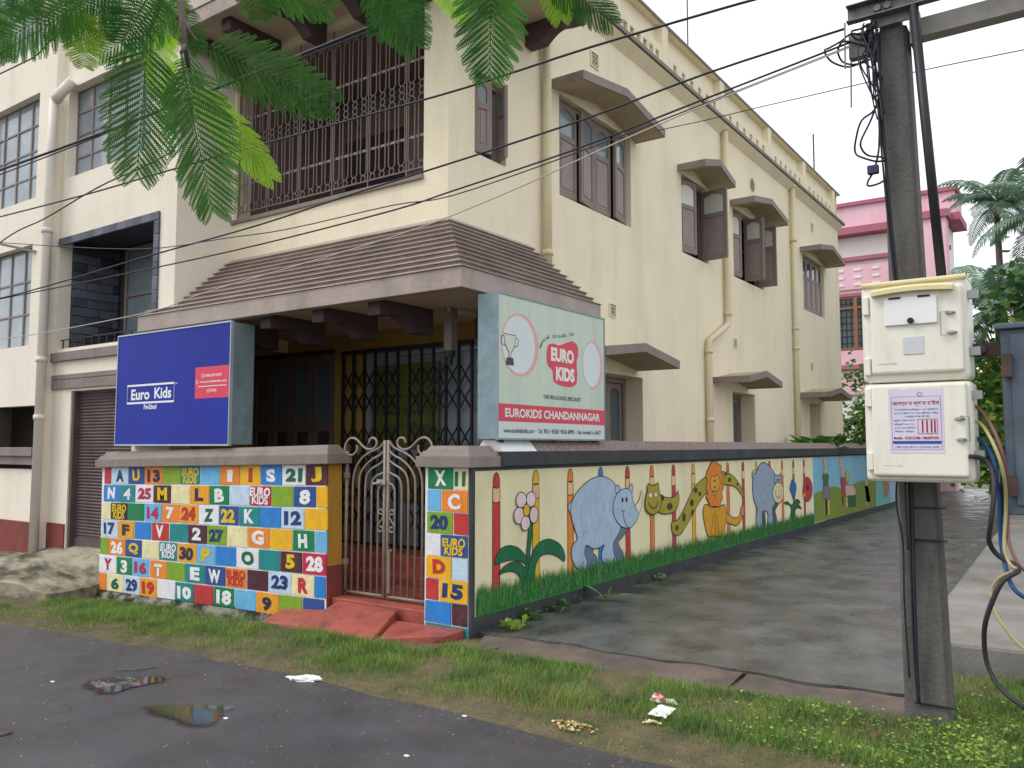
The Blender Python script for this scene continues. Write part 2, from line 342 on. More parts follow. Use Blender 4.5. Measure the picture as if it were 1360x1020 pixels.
TC = dict(w='f2f2f4', n='263c74', y='e6c21e', d='343348', r='c0343a', g='0d6b48', c='b82c58')
def tiles(root, rows, zs, tomap, yf=0.0, wear=None):
    """painted blocks, each a raised tile with its hand lettering"""
    for k, row in enumerate(rows):
        zt, zb = zs[k]
        for (a, b, col, txt, tcol) in row:
            xa, xb_ = tomap(a), tomap(b)
            j = lambda: rnd.uniform(-.0025, .0025)
            dep = .007+rnd.uniform(-.002, .003)
            g = G(); x0, x1 = xa+.003, xb_-.003
            g.prism([(x0+j(), yf-dep, zb+j()), (x1+j(), yf-dep, zb+j()), (x1+j(), yf-dep, zt+j()), (x0+j(), yf-dep, zt+j())], [(x0-.001, yf+.004, zb-.001), (x1+.001, yf+.004, zb-.001), (x1+.001, yf+.004, zt+.001), (x0-.001, yf+.004, zt+.001)])
            t = g.build('tile', paint(PC[col]), root, True)
            if txt:
                gl = G(); w, h = xb_-xa, zt-zb
                ek = txt == 'EK'; body = 'EURO\nKIDS' if ek else txt
                fw = .92 if ek else (.47 if len(txt) == 1 and txt not in 'WMGQOI1' else (.62 if txt in 'WMGQO' else (.2 if txt == 'I' else (.28 if txt == '1' else .74))))
                sd_ = rnd.uniform(0, 90); tl_ = rnd.uniform(-.07, .07)
                wob = lambda u, v: (u+.009*noise.noise((u*16, v*16, sd_))+tl_*(v-(zt+zb)/2), yf-dep-.003, v+.008*noise.noise((u*16, v*16, sd_+50)))
                lettering(gl, body, (xa+xb_)/2+rnd.uniform(-.008, .008), (zt+zb)/2+rnd.uniform(-.006, .006), w*fw*rnd.uniform(.92, 1.06), h*(.86 if ek else .72)*rnd.uniform(.94, 1.05), wob, bold=.04 if ek else .055, line=.72)
                lo = gl.build('lettering', paint(TC[tcol]), t, True)
N_ = None
rows1 = [
 [(75,110,'r',N_,N_),(113,202,'lb','A','n'),(204,288,'nv','U','y'),(290,385,'o','13','d'),(388,482,'lm',N_,N_),(484,584,'tl','EK','y'),(588,692,'sk',N_,N_),(695,800,'o','1','w'),(803,910,'y','I','r'),(913,1025,'b','S','w'),(1028,1149,'w','21','g'),(1152,1270,'mr','J','y')],
 [(73,155,'b','N','w'),(158,240,'tl','4','w'),(243,338,'w','25','c'),(340,432,'mr','M','y'),(434,535,'cr',N_,N_),(537,637,'oy','L','d'),(640,742,'g','B','w'),(745,852,'lb',N_,N_),(855,967,'c','EK','w'),(970,1085,'lm',N_,N_),(1088,1207,'nv','8','w'),(1210,1270,'y',N_,N_)],
 [(70,113,'cr',N_,N_),(115,201,'dk','EK','y'),(203,290,'g',N_,N_),(293,383,'sk','14','c'),(385,478,'o','7','w'),(480,580,'oy','24','r'),(583,689,'w','Z','g'),(692,794,'nv','22','y'),(797,908,'tl','K','w'),(910,1020,'b',N_,N_),(1023,1145,'lb','12','n'),(1148,1270,'y',N_,N_)],
 [(67,152,'lb','17','n'),(155,238,'oy','F','d'),(242,330,'b',N_,N_),(333,423,'r','V','w'),(428,524,'tl',N_,N_),(528,627,'mr','2','w'),(631,732,'lm','27','n'),(735,845,'cr',N_,N_),(848,960,'o','G','w'),(963,1081,'y',N_,N_),(1085,1199,'g','H','w'),(1203,1267,'sk',N_,N_)],
 [(62,104,'lm',N_,N_),(106,194,'o','26','w'),(197,281,'nv','Q','y'),(284,375,'cr',N_,N_),(377,469,'tl','EK','w'),(472,572,'oy','30','d'),(575,673,'sk','P','y'),(676,783,'b',N_,N_),(786,902,'w','O','g'),(905,1016,'tl',N_,N_),(1020,1134,'mr','5','y'),(1138,1264,'c','28','w')],
 [(58,148,'w','Y','c'),(151,230,'g','3','w'),(233,322,'sk','16','c'),(328,416,'o','T','w'),(418,512,'lm',N_,N_),(515,618,'tl','E','w'),(622,727,'nv','W','w'),(730,839,'o','EK','r'),(843,954,'mr',N_,N_),(957,1077,'lb','23','n'),(1080,1198,'cr','R','r'),(1201,1260,'b',N_,N_)],
 [(58,98,'o',N_,N_),(100,188,'cr','6','g'),(190,276,'lb','29','n'),(278,365,'oy','19','r'),(368,462,'w',N_,N_),(465,561,'tl','10','w'),(564,664,'r',N_,N_),(667,775,'g','18','w'),(778,890,'sk',N_,N_),(893,1011,'oy','9','d'),(1014,1136,'lm',N_,N_),(1140,1252,'nv',N_,N_)]]
NWX = -5.79
nw = thing('number_wall', (NWX, WY, 0), 'low wall of bright painted blocks with letters and numbers under the blue signboard', 'wall', rot=(0, R(-1.31), 0))
WHITEP = mat('whitewash', lin('e8e8ea'), 0.7, var=0.06, scale=6, bump=.2, stain='8b8a80', stain_amt=.4, stain_scale=3)
g = G(); g.box(-3.86, 0, 0, .19, -.02, 1.384)
g.build('wall_core', WHITEP, nw, True)
g = G(); g.box(.001, .003, .004, .19, .45, 1.383); g.build('end_face', YELLOW, nw, True)
g = G(); g.box(.001, .004, .004, .19, -.1, .45); g.build('end_plinth', REDP, nw, True)
RUB = mat('mossy_footing', lin('8d887c'), 0.95, col2=lin('2c2c26'), scale=5, contrast=(0.42, 0.6), stretch=(1, 1, 2), bump=.8, bscale=25, fine=.2)
g = G(); n = 60; prof = []
for i in range(n+1):
    x = -3.88+3.86*i/n; a = .03*noise.noise((x*3, 1, 0)); prof.append([(x, -.008+.2*a, -.045+.5*a), (x, -.05+a, -.10+.5*a), (x, -.075+1.4*a, -.2), (x, -.09, -.5), (x, .15, -.5), (x, .15, -.02)])
g.add([p for q in prof for p in q], [(i*6+k, (i+1)*6+k, (i+1)*6+k+1, i*6+k+1) for i in range(n) for k in range(5)]+[(0, 1, 2, 3, 4, 5)])
g.build('footing', RUB, nw, True)
w1 = lambda X: ony(120+X/4, 700, WY).x-NWX
tiles(nw, rows1, [(1.378-.205*k, 1.378-.205*k-.189) for k in range(7)], w1)
coping('coping', -3.86, .02, 0, .19, 1.384, nw)
# gate pillar
gp = thing('gate_pillar', (WX, WY, 0), 'narrow painted gate pillar with X 11 C 20 D 15 blocks at the corner', 'pillar')
g = G(); g.box(-.485, -.004, 0, .36, -.15, 1.374); g.build('pillar_core', WHITEP, gp, True)
rows2 = [[(503,619,'g','X','w'),(623,687,'cr','11','g')],[(502,563,'sk',N_,N_),(567,687,'o','C','w')],[(502,618,'lm','20','n'),(622,687,'r',N_,N_)],[(501,563,'w',N_,N_),(566,686,'nv','EK','y')],
 [(499,613,'y','D','r'),(616,686,'lb',N_,N_)],[(498,555,'r',N_,N_),(560,686,'y','15','n')],[(496,613,'b',N_,N_),(616,686,'mr',N_,N_)],[(496,686,'tl',N_,N_)]]
w2 = lambda X: max(-.484, min(-.005, ony(420+X/3.4, 720, WY).x-WX))
zz = [616, 645, 676, 708, 740, 771, 804, 837]
tiles(gp, rows2, [(1.366-.1815*k, 1.366-.1815*k-(.171 if k < 7 else .11)) for k in range(8)], w2)
coping('coping', -.485, -.03, 0, .36, 1.374, gp)
# mural wall along the lane
MURAL = mat('mural_cream_paint', lin('e9dfb6'), 0.7, var=0.06, scale=2, bump=.15, bscale=40, fine=.02, stain='a39a78', stain_amt=.35, stain_scale=1.4, stain_stretch=(1, 1, .5))
MURB = mat('mural_blue_paint', lin('7fb4cc'), 0.7, var=0.14, scale=1.6)
MURT = mat('mural_teal_paint', lin('74c0b4'), 0.7, var=0.14, scale=1.6)
MURP = mat('mural_pale_blue_paint', lin('a8c8e0'), 0.7, var=0.14, scale=1.6)
MY1 = 24.4
mw = thing('mural_wall', (WX, WY, 0), 'long boundary wall with painted animals and crayons beside the wet lane', 'wall')
ys = [WY+.36, onx(1080, 650, WX).y, onx(1163, 640, WX).y, onx(1182, 635, WX).y, MY1]
g = G(); g.box(WX-.2, WX, WY+.361, MY1, -.1, 1.374); g.build('wall_core', MURAL, mw)
for k, mm in ((1, MURB), (2, MURT), (3, MURP)):
    g = G(); g.box(WX-.1, WX+.002, ys[k], ys[k+1]-.012, .19, 1.36); g.build('painted_panel', mm, mw)
g = G(); g.box(WX-.03, WX+.0015, WY+.036, WY+.385, .06, 1.374)
g.build('corner_strip', [MURAL], mw)
g = G(); g.box(WX-.02, WX+.008, WY-.006, WY+.042, -.12, 1.372); g.box(WX-.05, WX+.008, WY+.04, MY1, -.12, .18); g.box(WX-.05, WX+.0065, WY+.04, MY1, 1.345, 1.376)
g.build('black_border', BLACKP, mw)
GRAN = mat('terracotta_grit_coping', lin('a3918c'), 0.9, col2=lin('75655f'), scale=30, bump=.8, bscale=70, fine=.2)
g = G(); g.box(WX-.25, WX+.05, WY+.372, MY1, 1.378, 1.50)
g.build('coping_band', BLACKP, mw, bevel=.004)
g = G(); yc = WY+.9
def cslope(g, a, b): g.prism([(WX-.24, a, 1.502), (WX+.045, a, 1.502), (WX-.04, a, 1.60), (WX-.16, a, 1.60)], [(WX-.24, b, 1.502), (WX+.045, b, 1.502), (WX-.04, b, 1.60), (WX-.16, b, 1.60)])
cslope(g, yc, MY1-.02); g.build('coping_top', GRAN, mw)
g = G(); cslope(g, WY+.375, yc-.004); g.build('coping_top', WHITEP, mw)['label'] = 'white painted end of the coping under the signboard'
# ---- paintings on it
LAY = [0]
OUT = lambda: paint('2a2620')
def MP(ox, oy, s):
    def f(X, Y):
        p = onx(ox+X/s, oy+Y/s, WX); return (p.y, p.z)
    return f
def painted(name, shapes, label=None, base=.0066):
    """shapes: (points in wall coords, colour, outline width, closed, smooth)"""
    g = G(); mats = []; LAYER = base
    for (pts, col, ow, fill) in shapes:
        mm = paint(col)
        if mm not in mats: mats.append(mm)
        pl = lambda s, z, L=LAYER: (WX+L, s, z)
        if fill: poly2(g, pts, pl, mats.index(mm))
        if ow:
            ol = OUT() if fill else mm
            if ol not in mats: mats.append(ol)
            stroke2(g, pts, ow, lambda s, z, L=LAYER+.0004: (WX+L, s, z), mats.index(ol), closed=fill)
        LAYER += .0008
    o = g.build(name, mats, mw, fix=False)
    if label: o['label'] = label
    return o
def ell(c, rx, rz, n=20, rot=0):
    return [(c[0]+rx*math.cos(2*math.pi*k/n), c[1]+rz*math.sin(2*math.pi*k/n)) for k in range(n)]
def sc(f, pts, n=4, closed=True): return [(p.x, p.y) for p in smoothcurve([(*f(*q), 0) for q in pts], n, closed)]
def el(f, X, Y, rx, ry):
    c = f(X, Y); a = f(X+rx, Y); b = f(X, Y+ry); return ell(c, abs(a[0]-c[0]), abs(b[1]-c[1]))
def crayon(px, col, zt=1.325, zb=.30, w=.105):
    y = onx(px, 660, WX).y; h = w/2; z1 = zt-.12; z2 = z1-.12
    tip = [(y-h*.92, z1)]+[(y-h*.92*math.cos(t), z1+.12*math.sin(t)**.8) for t in [k*math.pi/10 for k in range(1, 10)]]+[(y+h*.92, z1)]
    sh = [([(y-h, zb), (y+h, zb), (y+h, z2), (y-h, z2)], col, .009, True), ([(y-h, z2), (y, z2-.012), (y+h, z2), (y+h*.95, z1), (y, z1-.012), (y-h*.95, z1)], 'e9bd82', .009, True), (tip, col, .009, True)]
    painted('painted_crayon', sh, base=.003)
for px, c, zt in ((658.8,'c63a3c',1.325),(711.3,'e2b41c',1.33),(757.3,'e48832',1.33),(797.6,'2f86bc',1.335),(833.3,'c23c40',1.33),(865.7,'e0803c',1.325),(894.6,'b8404c',1.325),(921,'dcae2c',1.325),(967,'dc7450',1.32),(987.2,'b24048',1.325),(1005,'cfae34',1.32),(1022.6,'b8464a',1.32),(1039.4,'d8744a',1.32),(1054.4,'5a7c46',1.32),(1068.5,'b4463e',1.32)):
    crayon(px, c, zt)
A = MP(620, 590, 4.436); B_ = MP(840, 600, 7.2875); C_ = MP(980, 600, 8.5); D_ = MP(600, 580, 8.5); E_ = MP(1020, 590, 8.5)
DG = '0c6a44'
painted('painted_flower', [
 (sc(A, [(365,465),(382,465),(378,560),(368,650),(362,790),(340,790),(345,680),(355,560)]), DG, .007, True),
 (sc(A, [(160,705),(175,650),(205,610),(250,597),(300,612),(340,655),(352,705),(310,690),(260,682),(210,693)]), DG, .008, True),
 (sc(A, [(185,765),(215,720),(270,692),(315,705),(360,760),(390,830),(330,830),(305,775),(270,750),(225,752)]), DG, .008, True),
 (sc(A, [(572,688),(570,640),(545,590),(490,560),(440,568),(400,605),(375,660),(352,760),(345,830),(392,830),(400,720),(430,660),(480,645),(530,660)]), DG, .008, True),
 (el(D_, 775,715,58,90), 'e4cfd2', .008, True), (el(D_, 885,705,52,87), 'e4cfd2', .008, True), (el(D_, 750,890,58,95), 'e4cfd2', .008, True), (el(D_, 915,880,46,95), 'e4cfd2', .008, True), (el(D_, 820,975,50,85), 'e4cfd2', .008, True),
 (el(D_, 830,830,36,68), 'e2b41c', .008, True)], 'white five-petalled painted flower with big green leaves')
GB = 'a9bfd4'; GD = '66788e'
painted('painted_rhino', [
 (sc(A, [(690,600),(740,615),(740,640),(762,665),(760,715),(710,730),(700,690),(688,640)]), GD, .008, True),
 (sc(A, [(885,500),(945,490),(915,545),(890,575),(900,610),(918,640),(915,690),(880,695),(865,640),(857,610),(860,570)]), GD, .008, True),
 (sc(A, [(620,335),(598,350),(594,380),(610,412),(618,395),(606,370),(622,345)]), GB, .007, True),
 (sc(A, [(648,555),(622,470),(608,400),(612,350),(640,290),(700,225),(770,190),(830,200),(875,245),(900,330),(905,430),(900,500),(870,560),(858,585),(862,640),(880,690),(850,708),(815,710),(795,685),(790,640),(806,592),(780,608),(740,615),(700,595),(690,640),(705,690),(705,735),(675,747),(640,725),(618,680),(612,630),(625,585)]), GB, .009, True),
 (sc(A, [(985,365),(1010,330),(1026,272),(1030,310),(1020,380),(1006,410),(994,395)]), 'e6e0c4', .008, True),
 (sc(A, [(872,287),(870,255),(885,240),(900,258),(902,275)]), GB, .008, True), (sc(A, [(948,270),(956,242),(970,236),(974,262),(966,290)]), GB, .008, True),
 (sc(A, [(880,290),(905,268),(940,262),(965,285),(975,340),(1000,395),(1006,412),(995,450),(965,485),(935,493),(900,480),(870,440),(856,390),(862,330)]), GB, .009, True),
 (el(A, 911,328,6,14), '20242c', 0, True), (el(A, 934,326,6,14), '20242c', 0, True),
 (sc(A, [(905,383),(915,396),(928,384)], 4, False), '20242c', .008, False), (sc(A, [(915,396),(918,435),(928,465),(945,490)], 4, False), '20242c', .008, False)], 'pale blue painted rhinoceros with white horn')
SN = 'a3992c'; SD = '3c3420'
painted('painted_snake', [
 (sc(B_, [(855,198),(910,205),(960,225),(1010,280),(1050,350),(1068,420),(1064,440),(1040,400),(1000,350),(960,328),(900,318),(855,320)]), SN, .012, True),
 (sc(B_, [(372,700),(385,675),(430,660),(460,620),(510,520),(550,430),(600,340),(650,285),(705,245),(730,250),(730,370),(690,420),(640,490),(590,580),(530,690),(470,785),(430,808),(390,795),(375,750)]), SN, .012, True),
 (sc(B_, [(240,405),(300,435),(350,445),(395,435),(425,400),(434,380),(446,440),(440,500),(420,555),(380,590),(320,603),(270,595),(235,570),(245,510)]), SN, .012, True),
 (el(B_, 355,528,28,35), SD, 0, True), (el(B_, 425,735,15,28), SD, 0, True), (el(B_, 493,633,15,42), SD, 0, True), (el(B_, 568,492,15,35), SD, 0, True), (el(B_, 645,407,12,20), SD, 0, True), (el(B_, 607,372,14,26), SD, 0, True), (el(B_, 572,585,10,28), SD, 0, True), (el(B_, 932,270,14,18), SD, 0, True), (el(B_, 897,215,14,14), SD, 0, True), (el(B_, 1010,312,8,12), SD, 0, True), (el(B_, 275,445,20,28), SD, 0, True),
 (sc(B_, [(135,330),(145,308),(160,322),(215,318),(228,298),(240,318),(246,380),(264,440),(262,510),(245,570),(200,605),(165,605),(125,570),(112,510),(120,430),(133,380)]), SN, .012, True),
 (el(B_, 160,420,12,20), 'eceae0', 0, True), (el(B_, 211,415,11,20), 'eceae0', 0, True), (sc(B_, [(140,490),(160,530),(190,545),(220,525),(235,478)], 4, False), SD, .014, False)], 'olive painted snake with dark spots winding between crayons')
LO = 'd9822c'; LB = 'd49a22'
painted('painted_lion', [
 (sc(B_, [(895,585),(940,620),(990,640),(1025,625),(1045,580),(1062,610),(1045,670),(1010,712),(960,705),(895,665)]), LB, .012, True),
 (sc(B_, [(1043,560),(1062,508),(1080,550),(1075,610),(1055,625),(1042,595)]), 'd8764a', .01, True),
 (sc(B_, [(690,520),(715,510),(745,525),(790,538),(840,525),(880,512),(898,540),(905,620),(895,720),(880,790),(850,820),(790,815),(755,825),(725,810),(705,750),(685,650),(678,580)]), LB, .012, True),
 (sc(B_, [(775,600),(768,680),(760,760),(750,800)], 4, False), '6b4a18', .01, False), (sc(B_, [(812,600),(815,680),(825,760),(835,800)], 4, False), '6b4a18', .01, False), (sc(B_, [(793,560),(793,800)], 2, False), '6b4a18', .01, False),
 (sc(B_, [(755,105),(795,88),(820,115),(855,140),(850,190),(868,240),(858,290),(875,340),(858,395),(865,450),(845,490),(838,532),(790,528),(745,528),(728,480),(708,440),(718,400),(703,340),(717,290),(705,240),(714,190),(735,150)]), LO, .012, True),
 (sc(B_, [(760,235),(785,242),(818,222),(832,250),(838,300),(830,350),(805,400),(795,430),(775,400),(752,360),(745,310),(752,260)]), 'd9a030', .01, True),
 (el(B_, 778,283,5,12), '3a2a14', 0, True), (el(B_, 792,282,5,12), '3a2a14', 0, True), (el(B_, 787,343,8,9), '3a2a14', 0, True), (sc(B_, [(765,375),(787,385),(805,372)], 4, False), '3a2a14', .01, False)], 'orange painted lion sitting with its mane and tail')
painted('painted_hippo', [
 (sc(C_, [(264,675),(298,680),(308,780),(300,850),(262,845)]), '4a5568', .012, True), (sc(C_, [(412,590),(455,585),(418,660),(432,740),(430,805),(392,815),(395,740),(375,655)]), '4a5568', .012, True),
 (sc(C_, [(165,290),(205,230),(240,150),(280,120),(325,140),(375,190),(410,250),(420,330),(400,400),(400,500),(415,580),(382,640),(390,750),(395,820),(335,830),(332,690),(270,678),(264,840),(205,855),(203,720),(210,640),(180,560),(163,450)]), '8ea2b4', .014, True),
 (sc(C_, [(160,300),(155,250),(172,205),(176,250),(170,300)]), '8ea2b4', .01, True),
 (sc(C_, [(405,350),(408,300),(402,245),(420,262),(465,262),(478,240),(480,300),(486,350)]), '8ea2b4', .012, True), (el(C_, 437,318,7,12), '20242c', 0, True), (el(C_, 456,318,7,12), '20242c', 0, True),
 (el(C_, 447,462,60,120), 'd8cca0', .014, True), (sc(C_, [(410,435),(420,490),(445,520),(475,495),(488,425)], 4, False), '20242c', .014, False)], 'blue grey painted hippopotamus with round cream muzzle')
painted('painted_flower', [(sc(C_, [(590,745),(598,640),(570,600),(530,592),(525,570),(560,565),(600,600),(640,555),(670,535),(702,575),(662,582),(690,602),(714,645),(670,632),(645,665),(632,745)]), '1a5c40', .012, True), (sc(C_, [(600,330),(615,315),(640,345),(656,400),(645,480),(625,540),(600,470),(582,420)]), '2c62a6', .01, True)], 'small blue painted flower with green leaves')
painted('painted_flower', [(sc(C_, [(760,295),(790,290),(825,340),(838,420),(830,500),(800,550),(770,560),(745,530),(728,460),(735,380)]), 'b0383c', .012, True), (el(C_, 782,405,18,34), '54262c', 0, True), (el(C_, 745,490,14,20), 'd8a032', 0, True)], 'big dark red painted flower')
# children playing on the blue panel
f = E_; hill = [(520,560),(560,540),(600,530),(650,500),(700,480),(760,478),(820,500),(870,520),(930,480),(980,440),(1040,420),(1100,410),(1160,415),(1215,420)]
painted('painted_meadow', [(sc(f, hill, 3, False)+[f(1218, 740), f(525, 880)], '7a8c34', 0, True)])
def pt(pts): return [f(*p) for p in pts]
SKN = 'd8b48a'
painted('painted_child', [(pt([(645,620),(660,620),(662,800),(648,805)]), SKN, 0, True), (pt([(672,620),(686,620),(694,790),(680,795)]), SKN, 0, True), (sc(f, [(618,340),(640,325),(668,340),(682,370),(672,420),(676,480),(622,490),(624,420),(612,380)]), '3c6a3a', .01, True), (sc(f, [(622,480),(676,478),(692,610),(660,625),(625,610)]), '7a7684', .01, True), (sc(f, [(628,300),(636,250),(648,250),(656,300),(650,335),(634,335)]), SKN, .008, True), (pt([(616,160),(642,150),(648,250),(630,260)]), 'd8a284', 0, True)], 'painted child in green top and grey skirt')
painted('painted_child', [(pt([(835,560),(848,560),(846,690),(836,690)]), SKN, 0, True), (pt([(872,560),(888,560),(896,700),(882,705)]), SKN, 0, True), (sc(f, [(815,390),(835,375),(865,400),(872,500),(860,580),(838,590),(825,500)]), 'b03a58', .01, True), (pt([(805,160),(835,150),(840,330),(815,370)]), 'd8a284', 0, True), (sc(f, [(872,320),(890,300),(908,320),(910,400),(890,440),(872,400)]), 'c8a848', .008, True), (sc(f, [(868,470),(900,455),(960,470),(985,530),(970,575),(900,580),(875,590)]), 'd4b49c', .01, True), (pt([(900,580),(985,570),(990,700),(905,715)]), '2c5c40', 0, True)], 'painted children in red and pink hugging')
painted('painted_child', [(sc(f, [(1088,470),(1120,465),(1140,560),(1150,640),(1110,650),(1100,560)]), '4c5058', .01, True), (pt([(1100,400),(1115,395),(1118,470),(1098,470)]), SKN, 0, True), (pt([(1108,650),(1122,650),(1124,690),(1110,692)]), SKN, 0, True)], 'painted child in dark clothes')
painted('painted_child', [(sc(f, [(1305,430),(1350,425),(1360,520),(1340,570),(1312,590),(1308,500)]), 'd0705c', .01, True)], 'painted child in orange')
# painted tufts of grass along the foot of the mural
g = G(); GM = [paint('2f7a3c'), paint('41883a'), paint('286a36'), paint('559646')]
poly2(g, [(WY+.06, .178), (ys[1]-.02, .178), (ys[1]-.02, .33)]+[(ys[1]-.02-(ys[1]-WY-.08)*k/120, .33+.03*math.sin(k*1.7)) for k in range(1, 120)]+[(WY+.06, .33)], lambda s, z: (WX+.0125, s, z), 0)
for k in range(5200):
    s = WY+.07+(ys[1]-WY-.12)*rnd.random()**1.35; z0 = rnd.uniform(.18, .34); h = rnd.uniform(.06, .17)*(1.25 if rnd.random() < .12 else 1); w = rnd.uniform(.0025, .006); dx = rnd.uniform(-.02, .02)
    z1 = min(z0+h, .30+rnd.uniform(.06, .19))
    if z1 > z0: g.add([(WX+.0132+.000001*k, s-w, z0), (WX+.0132+.000001*k, s+w, z0), (WX+.0132+.000001*k, s+dx, z1)], [(0, 1, 2)], rnd.randrange(4))
o = g.build('painted_grass', GM, mw, fix=False)
# red oxide ramp and threshold at the gate
rp_ = thing('entrance_ramp', (-5.1, 5.2, 0), 'worn red oxide ramp and step in front of the gate', 'ramp')
g = G(); g.box(NWX+.01, WX-.487, WY+.05, 6.2, -.2, .17); g.build('threshold', REDF, rp_, bevel=.01)
g = G(); g.prism([(-5.66, 5.33, .155), (-4.94, 5.33, .155), (-4.75, 4.83, .02), (-5.62, 4.78, .02)], [(-5.66, 5.33, -.2), (-4.94, 5.33, -.2), (-4.72, 4.8, -.2), (-5.64, 4.75, -.2)]); g.build('slope', REDF, rp_, bevel=.012)
g = G(); g.prism([(-4.94, 5.29, .075), (-4.18, 5.29, .09), (-4.2, 5.08, .08), (-4.70, 4.86, .035)], [(-4.94, 5.29, -.2), (-4.18, 5.29, -.2), (-4.22, 5.1, -.2), (-4.70, 4.84, -.2)]); g.build('slab', REDF, rp_, bevel=.012)
g = G(); g.prism([(-6.35, 5.27, .02), (-5.64, 5.29, .08), (-5.6, 4.85, .03), (-6.2, 4.9, -.02)], [(-6.4, 5.27, -.25), (-5.64, 5.29, -.25), (-5.6, 4.8, -.25), (-6.25, 4.86, -.25)]); g.build('slab', REDF, rp_, bevel=.012)
# ---- ornamental gate leaves
GY = 5.515
def gpt(X, Y): p = ony(440+X/6.8, 560+Y/6.8, GY); return (p.x, p.y, p.z)
xm = ony(513.5, 640, GY).x; x_out = NWX+.018; zbot = .205
def leaf(side):
    lab = 'left' if side < 0 else 'right'
    root = thing('gate_leaf', (x_out if side < 0 else 2*xm-x_out, GY, .2), ('left leaf of the scrolled iron gate, hung beside the yellow wall end' if side < 0 else 'right leaf of the scrolled iron gate, next to the X 11 pillar'), 'gate', 'leaves of the scrolled gate')
    T = (lambda p: (p[0], p[1], p[2])) if side < 0 else (lambda p: (2*xm-p[0], p[1], p[2]))
    def bars(name, pts, r=.0095, n=6):
        g = G(); g.tube([T(p) for p in pts], r, n); return g.build(name, GATEM, root, smooth=True)
    bars('stile', [(x_out, GY, zbot-.03), (x_out, GY, 1.50)], .016, 4)
    bars('stile', [(xm-.022, GY, zbot-.02), (xm-.022, GY, 1.60)], .017, 4)
    bars('rail', [(x_out, GY, zbot), (xm-.022, GY, zbot)], .016, 4)
    curves = [[(160,570),(175,480),(210,390),(270,320),(340,275),(430,235),(484,175)], [(225,560),(240,480),(290,400),(360,340),(430,305),(485,260)], [(287,580),(305,490),(350,430),(420,390),(485,345)], [(350,590),(365,530),(400,490),(450,470),(487,445)], [(418,660),(425,600),(450,565),(490,550)]]
    for k, c in enumerate(curves):
        P = [Vector(gpt(*q)) for q in c]; xb0 = x_out+(xm-.022-x_out)*(k+1)/6.0
        dx = xb0-P[0].x
        P = [Vector((p.x+dx*(1-i/(len(P)-1)), GY, p.z)) for i, p in enumerate(P)]
        S = smoothcurve(P, 4); bars('bar', [(xb0, GY, zbot)]+[tuple(p) for p in S], .0105)
    bars('scroll', [tuple(p) for p in smoothcurve([gpt(*q) for q in [(124,270),(130,210),(155,165),(190,148),(235,165),(280,215),(320,245),(365,250),(400,225),(412,190),(400,157),(375,148),(350,160),(342,192)]], 4)], .0115)
    bars('scroll', [tuple(p) for p in smoothcurve([gpt(*q) for q in [(124,265),(150,295),(185,303),(220,280),(236,245),(232,215)]], 4)], .0115)
    bars('scroll', [tuple(p) for p in smoothcurve([gpt(*q) for q in [(468,815),(455,795),(437,795),(428,815),(440,835),(462,832),(470,850),(450,890),(428,925),(420,960),(432,988),(455,990),(467,970),(455,948),(438,950)]], 4)], .008)
    for z in (.45, 1.25):
        g = G(); g.box(x_out-.022 if side < 0 else 2*xm-x_out-.02, (x_out+.02) if side < 0 else 2*xm-x_out+.022, GY-.02, GY+.02, z, z+.05); g.build('hinge', GATEM, root)
    if side < 0:
        g = G(); g.box(xm-.09, xm+.01, GY-.035, GY-.012, 1.20, 1.245); g.tube([(xm-.12, GY-.045, 1.205), (xm-.03, GY-.045, 1.22)], .012, 8); g.build('latch', mat('bare_steel', lin('b4b4b0'), .35, metal=.6), root)
    else:
        g = G(); g.tube([(xm+.05, GY-.012, .24), (xm+.05, GY-.012, .62), (xm+.09, GY-.03, .62)], .013, 6); g.build('drop_bolt', GATEM, root)
leaf(-1); leaf(1)
# ---- signboards
def sign_box(root, face, rim): pass
bs = thing('blue_signboard', (-8.33, WY, 1.53), 'deep blue Euro Kids pre-school signboard standing on the number wall', 'signboard')
bx0, bx1, bz0, bz1 = -9.41, -7.26, 1.555, 2.84
BLUE = mat('blue_flex_print', lin('2c3ba4'), .5, col2=lin('27318c'), scale=.8, spec=.15)
g = G(); g.box(bx0+.012, bx1-.012, WY+.004, WY+.285, bz0+.008, bz1-.008); g.build('sheet_box', GREYM, bs)
g = G(); g.box(bx0+.012, bx1-.012, WY-.012, WY+.003, bz0+.012, bz1-.012); g.build('face', BLUE, bs)
ALU = mat('aluminium_edge', lin('b9c4cc'), .4, metal=.4)
g = G(); g.box(bx0, bx1, WY-.02, WY+.02, bz1-.0115, bz1+.004); g.box(bx0, bx1, WY-.02, WY+.02, bz0-.006, bz0+.0115); g.box(bx0, bx0+.0115, WY-.019, WY+.019, bz0+.012, bz1-.012); g.box(bx1-.0115, bx1, WY-.019, WY+.019, bz0+.012, bz1-.012); g.build('frame', ALU, bs)
bp_ = lambda d: (lambda u, v: (u, WY-.012-d, v))
def bpx(X, Y): p = ony(140+X/5.1, 400+Y/5.1, WY); return p.x, p.z
WH = flat('f0f2f6'); 
g = G(); a = bpx(158, 578); b = bpx(474, 552); c = bpx(470, 676); d = bpx(158, 695)
zt_, zb_ = (a[1]+b[1])/2, (c[1]+d[1])/2; x0_, x1_ = a[0], b[0]
stroke2(g, [(x0_, zb_), (x1_, zb_), (x1_, zt_), (x0_, zt_)], .022, bp_(.002))
xc_ = (x0_+x1_)/2
lettering(g, 'Euro', x0_+.29*(x1_-x0_), (zt_+zb_)/2-.005, .40*(x1_-x0_), .62*(zt_-zb_), bp_(.002), bold=.028)
lettering(g, 'Kids', x0_+.77*(x1_-x0_), (zt_+zb_)/2, .35*(x1_-x0_), .62*(zt_-zb_), bp_(.002), bold=.028)
